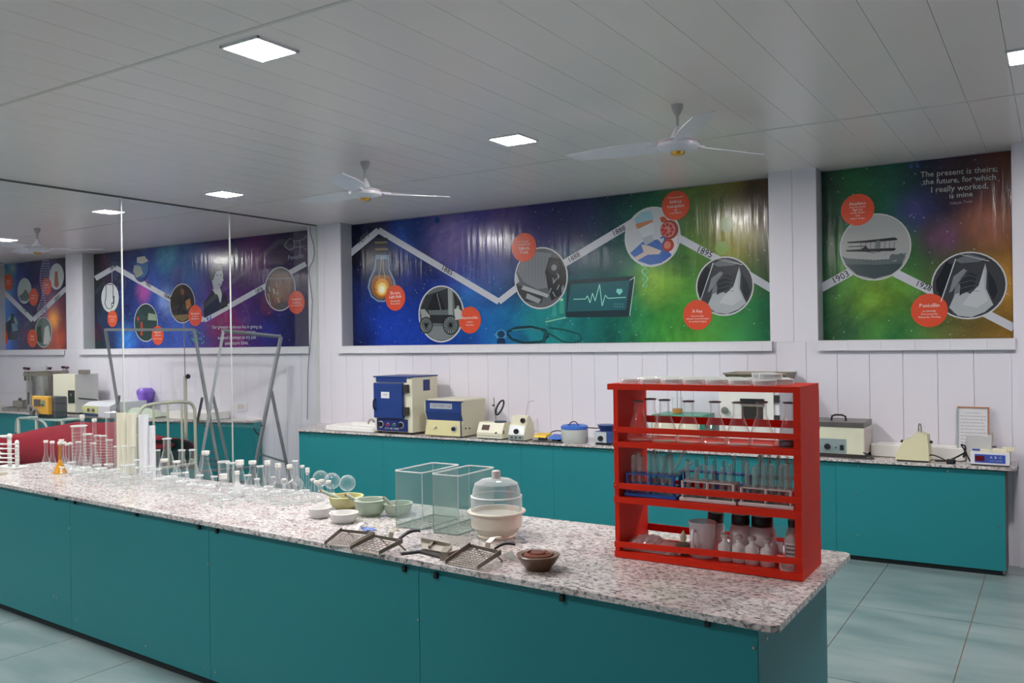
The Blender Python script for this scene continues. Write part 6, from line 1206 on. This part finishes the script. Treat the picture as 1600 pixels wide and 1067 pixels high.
# flasks on the upper shelf
def zsh(x, i): nm, a0, a1, b0, b1 = SH[i]; return b0+(b1-b0)*(x-RX0)/RW
M_rimd = mat('grey_ground_rim', (120, 118, 122), .3)
def rflask(u, v0, v1, w, y, label):
    x = ony(u, v1, y).x; z = zsh(x, 2); p = V((x, y, z)); k = mpp(p); h = zat(u, v1, p)-z; W = w*k; N = 15*k
    t = thing('conical_flask', label, 'flask', p); MB().lathe(erl(h, W, N), n=28, cap=False).build('glass_body', M_glass, t, True); rr = N/2; MB().lathe([(rr*1.16, -.002), (rr*1.28, 0), (rr*1.28, .003), (rr*1.1, .004)], (0, 0, h-.002), 24, cap=False).build('rim', M_rimd, t, True)
    if u == 1233: MB().lathe([(0, .003), (W*.44, .003), (W*.46, .02), (W*.42, .03), (0, .03)], n=20).build('liquid', mat('dark_liquid', (70, 64, 72), .2), t, True)
names = ORD
for i, (u, v0, v1, w) in enumerate(((998, 694, 627, 29), (1038, 698, 624.5, 36), (1075.5, 701, 626.5, 35), (1117, 704, 627.5, 35), (1153, 706, 628.5, 36), (1190, 708, 628, 36))): rflask(u, v0, v1, w+8, RY0+.085, 'conical flask on the upper shelf of the red rack, %s from the left' % names[i])
rflask(1233, 710, 629, 38, RY0+.085, 'conical flask with dark contents at the right end of the upper shelf'); rflask(1016, 690, 623, 26, RY0+.21, 'conical flask standing behind the first two on the upper shelf')
# middle shelf: tube stands
def zs1(x): return zsh(x, 1)
def stand(u0, u1, y, d, zt, m, label, nx, legs=True, tray=True):
    x0, x1 = ony(u0, 770, y).x, ony(u1, 770, y).x; z = max(zs1(x0), zs1(x1))+.0005; W = x1-x0; h = zt-z
    t = thing('tube_stand', label, 'stand', (x0, y, z)); n = nx
    if tray: MB().box(-.006, W+.006, -.006, d+.006, 0, .014, .003).build('base', m, t)
    for (zz, nm) in ((h, 'top_plate'), (h*.55, 'middle_plate')):
        mb = MB(); q = 2*n+1; vs = {}; g = 0
        for i in range(q):
            for j in range(5):
                if i % 2 and j % 2: continue
                mb.box(W*i/q, W*(i+1)/q, d*j/5, d*(j+1)/5, zz-.004, zz)
        o = mb.build(nm, m, t)
    for x in ((.006, W*.5, W-.006) if n > 5 else (.006, W-.006)):
        for yy_ in (.004, d-.004): MB().cyl((x, yy_, .014 if tray else 0), (x, yy_, h), .006, n=8).build('leg', m, t)
    return t, x0, W, z, h
M_bp = mat('blue_rack_plastic', (44, 96, 186), .35); M_bp2 = mat('dark_blue_plastic', (24, 62, 160), .35); M_wp = mat('pinkish_white_plastic', (216, 204, 202), .4)
zt1 = ony(1000, 739, RY0+.05).z; t1, bx0, bW, bz, bh = stand(978, 1055, RY0+.03, .07, zt1, M_bp, 'light blue test tube stand at the left of the middle shelf', 6)
zt2 = ony(1110, 752, RY0+.05).z; t2_, wx0, wW, wz, wh = stand(1064, 1148, RY0+.02, .07, zt2, M_wp, 'white test tube stand in the middle of the middle shelf', 6)
zt3 = ony(1200, 762, RY0+.05).z; t3_, vx0, vW, vz, vh = stand(1156, 1238, RY0+.02, .07, zt3, M_wp, 'white test tube stand at the right of the middle shelf', 6)
zt4 = ony(1110, 737, RY0+.2).z; t4, dx0, dW, dz, dh = stand(1062, 1170, RY0+.18, .05, zt4, M_bp2, 'dark blue test tube stand at the back of the middle shelf', 7)
x0, x1 = ony(1178, 748, RY0+.2).x, RX1-.04; t = thing('wire_tube_rack', 'wire rack for tubes at the back right of the middle shelf', 'stand', (x0, RY0+.17, zs1(x1))); zz = ony(1210, 746, RY0+.2).z-zs1(x1)
for zk in (zz, zz*.5): m = MB(); [m.tube([(0, y, zk), (x1-x0, y, zk)], .0016, 5) for y in (0, .03, .06)]; [m.tube([((x1-x0)*i/6, 0, zk), ((x1-x0)*i/6, .06, zk)], .0016, 5) for i in range(7)]; m.build('wire_grid', M_dsteel, t)
for x in (0, x1-x0): [MB().cyl((x, y, 0), (x, y, zz), .002, n=6).build('leg', M_dsteel, t) for y in (0, .06)]
# tubes: drawn upside down with round end up
tm = MB(); TL, TR = .15, .0085
def tube_proto():
    t = thing('test_tube', '', 'test tube'); MB().lathe([(TR*1.1, 0), (TR, .003), (TR, TL-TR)]+[(TR*math.cos(R(a)), TL-TR+TR*math.sin(R(a))) for a in (25, 50, 75)]+[(0, TL)], n=14, cap=False).build('glass_body', glass('tube_glass', (228, 238, 236), .14, .85, .04, .04), t, True)
    MB().lathe([(TR*.7, TL-.004), (TR*.3, TL+.0004), (0, TL+.0006)], n=12, cap=False).build('round_end', glass('tube_end', (215, 215, 215), .5, .9, .2, .3), t, True); return t
tp0 = tube_proto(); used = []
def tubes(stx, stW, y0, z, n, rows, label, grp, jit=.0, tilt=0, zo=.016, dy=.024, seed=1, scl=1):
    random.seed(seed); lab0 = label
    for i in range(n):
        for j in range(rows):
            label = lab0+', '+ORD[i]+' from the left'+('' if rows == 1 else (' in its front row' if j == 0 else ' in its back row'))
            x = stx+stW*(1.5+2*i)/(2*n+1); y = y0+dy*j; o = dup(tp0, (x, y, z+zo), label, 0, grp) if used else tp0
            if not used: o.location = (x, y, z+zo); o['label'] = label; o['group'] = grp
            used.append(1); s = scl*(.86+.2*random.random()); o.scale = (1, 1, s)
            o.rotation_euler = (random.uniform(-jit, jit), random.uniform(-jit, jit)+tilt, 0)
tubes(bx0, bW, RY0+.052, bz, 6, 2, 'clear test tube in the light blue stand', 'test tubes in the light blue stand', .06, seed=1, scl=1.12)
tubes(wx0, wW, RY0+.042, wz, 6, 1, 'clear test tube in the middle white stand', 'test tubes in the middle white stand', .05, seed=2, scl=.86)
tubes(vx0, vW, RY0+.042, vz, 6, 2, 'clear test tube in the right white stand', 'test tubes in the right white stand', .05, seed=3, scl=1.0)
tubes(dx0, dW, RY0+.205, dz, 7, 1, 'clear test tube in the dark blue back stand', 'test tubes in the dark blue stand', .02, seed=4, scl=.92)
tubes(x0, x1-x0, RY0+.185, zs1(x1), 5, 2, 'clear test tube in the wire rack', 'test tubes in the wire rack', .02, zo=.002, seed=5, scl=1.16)
for i, (ua, va, ub, vb_) in enumerate(((1050, 740, 1071, 703), (1062, 738, 1082, 722), (1078, 752, 1097, 726), (1034, 742, 1048, 702))):
    y = RY0+.06+.012*i; a = ony(ua, va, y); b = ony(ub, vb_, y); d = (b-a).normalized(); o = dup(tp0, b-d*TL*1.05, ['leaning test tube reaching furthest up beside the light blue stand', 'lowest leaning test tube right of the light blue stand', 'leaning test tube over the middle white stand', 'leaning test tube inside the light blue stand'][i]); o.rotation_euler = d.to_track_quat('Z', 'Y').to_euler(); o.scale = (1, 1, 1.05)
# bottom shelf
def zs0(x): return zsh(x, 0)
def rk_p(u, v, y): x = ony(u, v, y).x; return V((x, y, zs0(x)+.0005))
p = rk_p(1098, 875, RY0+.075); k = mpp(p); h = zat(1098, 815, p)-p.z; r = 20*k
t = thing('plastic_jug', 'translucent plastic jug with white handle on the bottom shelf', 'jug', p); MB().lathe([(0, .002), (r*.86, 0), (r*.9, .006), (r, h*.97), (r*1.06, h)], n=30, cap=False).build('wall', M_frost, t, True); MB().lathe([(r*1.03, 0), (r*1.09, .002), (r*1.03, .005)], (0, 0, h-.003), 30, cap=False).build('rim', M_rim, t, True)
MB().tube(smooth([(-.012, -r*.95, h*.80), (-.014, -r-.02, h*.84), (-.014, -r-.024, h*.5), (-.010, -r*.92, h*.26)], 1), .006, 8).build('handle', M_white, t, True)
M_sq = mat('milky_plastic', (188, 180, 178), .4); M_sq2 = glass('milky_bottle', (214, 208, 206), .55, .9, .3, .35)
def wash(u, v0, v1, w, label, tint=None, y=RY0+.06):
    p = rk_p(u, v0, y); k = mpp(p); h = zat(u, v1, p)-p.z; r = w/2*k
    t = thing('squeeze_bottle', label, 'bottle', p); MB().lathe([(0, 0), (r*.95, 0), (r, .004), (r, h*.50), (r*.92, h*.60), (r*.5, h*.68), (r*.36, h*.72), (r*.36, h*.86)], n=24).build('body', tint or M_sq2, t, True); MB().lathe([(r*.5, h*.84), (r*.62, h*.88), (r*.6, h*.95), (r*.3, h), (0, h)], n=20).build('neck_ring', M_sq, t, True)
for i, (u, v0, v1, w, l) in enumerate(((1133, 879, 833, 21, 'small milky bottle just right of the plastic jug'), (1155, 882, 835, 21, 'small milky bottle with greyish base, second of the row'), (1175.5, 885, 837, 22, 'small milky bottle, third of the row before the jars'), (1199.5, 888, 841, 22, 'small milky bottle at the right end of the row'))): wash(u, v0, v1, w, l)
wash(1205, 872, 832, 16, 'milky bottle behind the right end of the row', y=RY0+.16)
def jar(u, v0, v1, w, capc, label, y, tilt=0, bc=(150, 128, 122)):
    p = rk_p(u, v0, y); k = mpp(p); h = min(zat(u, v1, p), 1.079)-p.z; r = w/2*k; t = thing('plastic_jar', label, 'jar', p)
    MB().lathe([(0, 0), (r*.95, 0), (r, .004), (r, h*.62), (r*.8, h*.74), (r*.72, h*.76), (r*.72, h*.82)], n=28).build('body', glass('jar_%d' % bc[0], bc, .6, .9, .3, .3), t, True); MB().lathe([(r*.8, h*.80), (r*.82, h*.81), (r*.82, h*.97), (r*.76, h), (0, h)], n=28).build('cap', mat('black_green_cap', (22, 34, 34), .4), t, True)
    MB().lathe([(r*.74, h*.755), (r*.84, h*.76), (r*.84, h*.79), (r*.74, h*.795)], n=28).build('collar', mat('dark_red_collar', (96, 40, 36), .4), t, True); t.rotation_euler = (0, tilt, 0)
jar(1114, 872, 799, 30, 0, 'tilted brownish jar with dark cap behind the plastic jug', RY0+.20, .10); jar(1158, 876, 803, 34, 0, 'brownish jar with dark green cap behind the small bottles', RY0+.17); jar(1192, 879, 806, 40, 0, 'widest brownish jar with broad black cap', RY0+.18)
p = rk_p(1240, 884, RY0+.13); k = mpp(p); h = min(zat(1240, 812, p), 1.08)-p.z; t = thing('labelled_bottle', 'white labelled bottle with dark cap at the right end of the bottom shelf', 'bottle', p); r = 13*k; MB().lathe([(0, 0), (r, 0), (r, h*.55), (r*.55, h*.8), (r*.5, h*.84)], n=24).build('body', M_sq, t, True); MB().lathe([(r*.6, h*.84), (r*.6, h), (0, h)], n=20).build('cap', mat('black_green_cap', (22, 34, 34), .4), t, True)
MB().lathe([(r*1.02, h*.1), (r*1.02, h*.5)], n=24, cap=False).build('label_sheet', M_white, t, True)
for i in range(4): MB().box(-r*.6, r*.5, -r*1.045, -r*1.02+.001, h*(.16+.09*i), h*(.19+.09*i)).build('printed_line', MATS['ink_grey'], t)
p = rk_p(1231, 893, RY0+.04); k = mpp(p); t = thing('glass_dish', 'low clear glass dish at the front right of the bottom shelf', 'dish', p); r = 13*k; MB().lathe([(0, .001), (r*.9, 0), (r, .006), (r, .03), (r*1.06, .034)], n=26, cap=False).build('wall', M_pet, t, True); MB().lathe([(r*1.02, 0), (r*1.1, .002), (r*1.02, .005)], (0, 0, .031), 26, cap=False).build('rim', M_rim, t, True)
p = rk_p(1221, 880, RY0+.2); t = thing('glass_jar', 'clear glass jar between the wide jar and labelled bottle', 'jar', p); MB().lathe([(0, .001), (.03, 0), (.032, .01), (.032, .12), (.034, .125)], n=24, cap=False).build('wall', M_glass, t, True); MB().box(-.016, .016, -.034, -.0325, .02, .07).build('label_sheet', M_white, t)
p = rk_p(1068, 868, RY0+.07); k = mpp(p); t = thing('spirit_lamp', 'small grey-green spirit lamp with pale teardrop cap', 'lamp', p); h = .055; MB().lathe([(0, 0), (.022, 0), (.026, .01), (.026, .03), (.03, .034), (.03, .042), (.012, .05), (0, .05)], n=24).build('body', mat('olive_glass', (96, 98, 84), .3), t, True); MB().lathe([(.008, .05), (.013, .062), (.012, .075), (.004, .092), (0, .098)], n=16).build('cap', mat('bone_white', (214, 204, 180), .4), t, True)
# crumpled bag
p = rk_p(1020, 862, RY0+.08); random.seed(11); m = MB(); nx, ny = 18, 9; W = .11
for i in range(nx+1):
    for j in range(ny+1): s, u_ = i/nx, j/ny; m.v.append((-W+2*W*s+.008*random.random(), -.06+.13*u_, .003+(.055*math.sin(PI*s)**.5*(1-.35*s)*math.sin(PI*u_)**.6+.014*random.random())*(1 if 0 < i < nx and 0 < j < ny else 0)))
for i in range(nx):
    for j in range(ny): m.f.append([i*(ny+1)+j, (i+1)*(ny+1)+j, (i+1)*(ny+1)+j+1, i*(ny+1)+j+1]); m.mi.append(0)
b_ = m.build('plastic_bag', glass('bag_film', (226, 222, 228), .35, .8, .18, .12)); b_.location = p; tag(b_, 'crumpled clear plastic bag at the left of the bottom shelf', 'bag')
p = rk_p(987, 852, RY0+.19); t = thing('red_plastic_cup', 'red plastic cup lying in the dark left corner of the bottom shelf', 'cup', p); MB().lathe([(0, 0), (.022, 0), (.03, .06), (.032, .062), (.028, .06), (.02, .004)], n=24, cap=False).build('wall', mat('red_plastic', (196, 30, 24), .3), t, True)
p = rk_p(1040, 865, RY0+.045)
for i in range(4): q = rk_p(1010+14*i, 862+i, RY0+.03); t = thing('glass_vial', 'small clear vial lying before the crumpled bag, %s from the left' % ORD[i], 'vial', q, 0, 'small vials before the bag'); MB().lathe([(0, -.02), (.008, -.02), (.008, .012), (.005, .016), (.005, .022)], (0, 0, .0085), 14, (1, .1*i, 0), cap=False).build('glass_body', M_pet, t, True); MB().lathe([(.006, .02), (.006, .028), (0, .028)], (0, 0, .0085), 12, (1, .1*i, 0)).build('stopper', M_stop, t, True)
# ------------------------------------------------------------------ lettering is fitted last
bpy.context.view_layer.update()
dg = bpy.context.evaluated_depsgraph_get(); NT = []
for o, A, B_, parent, hs in TXT:
    me = bpy.data.meshes.new_from_object(o.evaluated_get(dg)); n = bpy.data.objects.new('lettering', me); NT.append((n, A, B_, parent, hs))
for t_ in TXT: bpy.data.objects.remove(t_[0])
for n in NT: COL.objects.link(n[0])
for o, A, B_, parent, hs in NT:
    xs_ = [v.co.x for v in o.data.vertices]
    wd = max(max(xs_)-min(xs_), 1e-4) if xs_ else 1; s = (B_-A).length/wd; dx = (B_-A).normalized(); th = math.atan2(dx.z, dx.x); c, sn = math.cos(th), math.sin(th)
    M = Matrix(((c*s, -sn*s, 0, A.x), (0, 0, -s, A.y), (sn*s, c*s, 0, A.z), (0, 0, 0, 1)))
    o.parent = parent; o.matrix_local = M
for m in bpy.data.materials: m.use_fake_user = False
if 0:
    for o in bpy.data.objects:
        if 'easel' in o.name or o.name.startswith('plastic_cyl'): print(o.name, tuple(round(q, 2) for q in o.location))
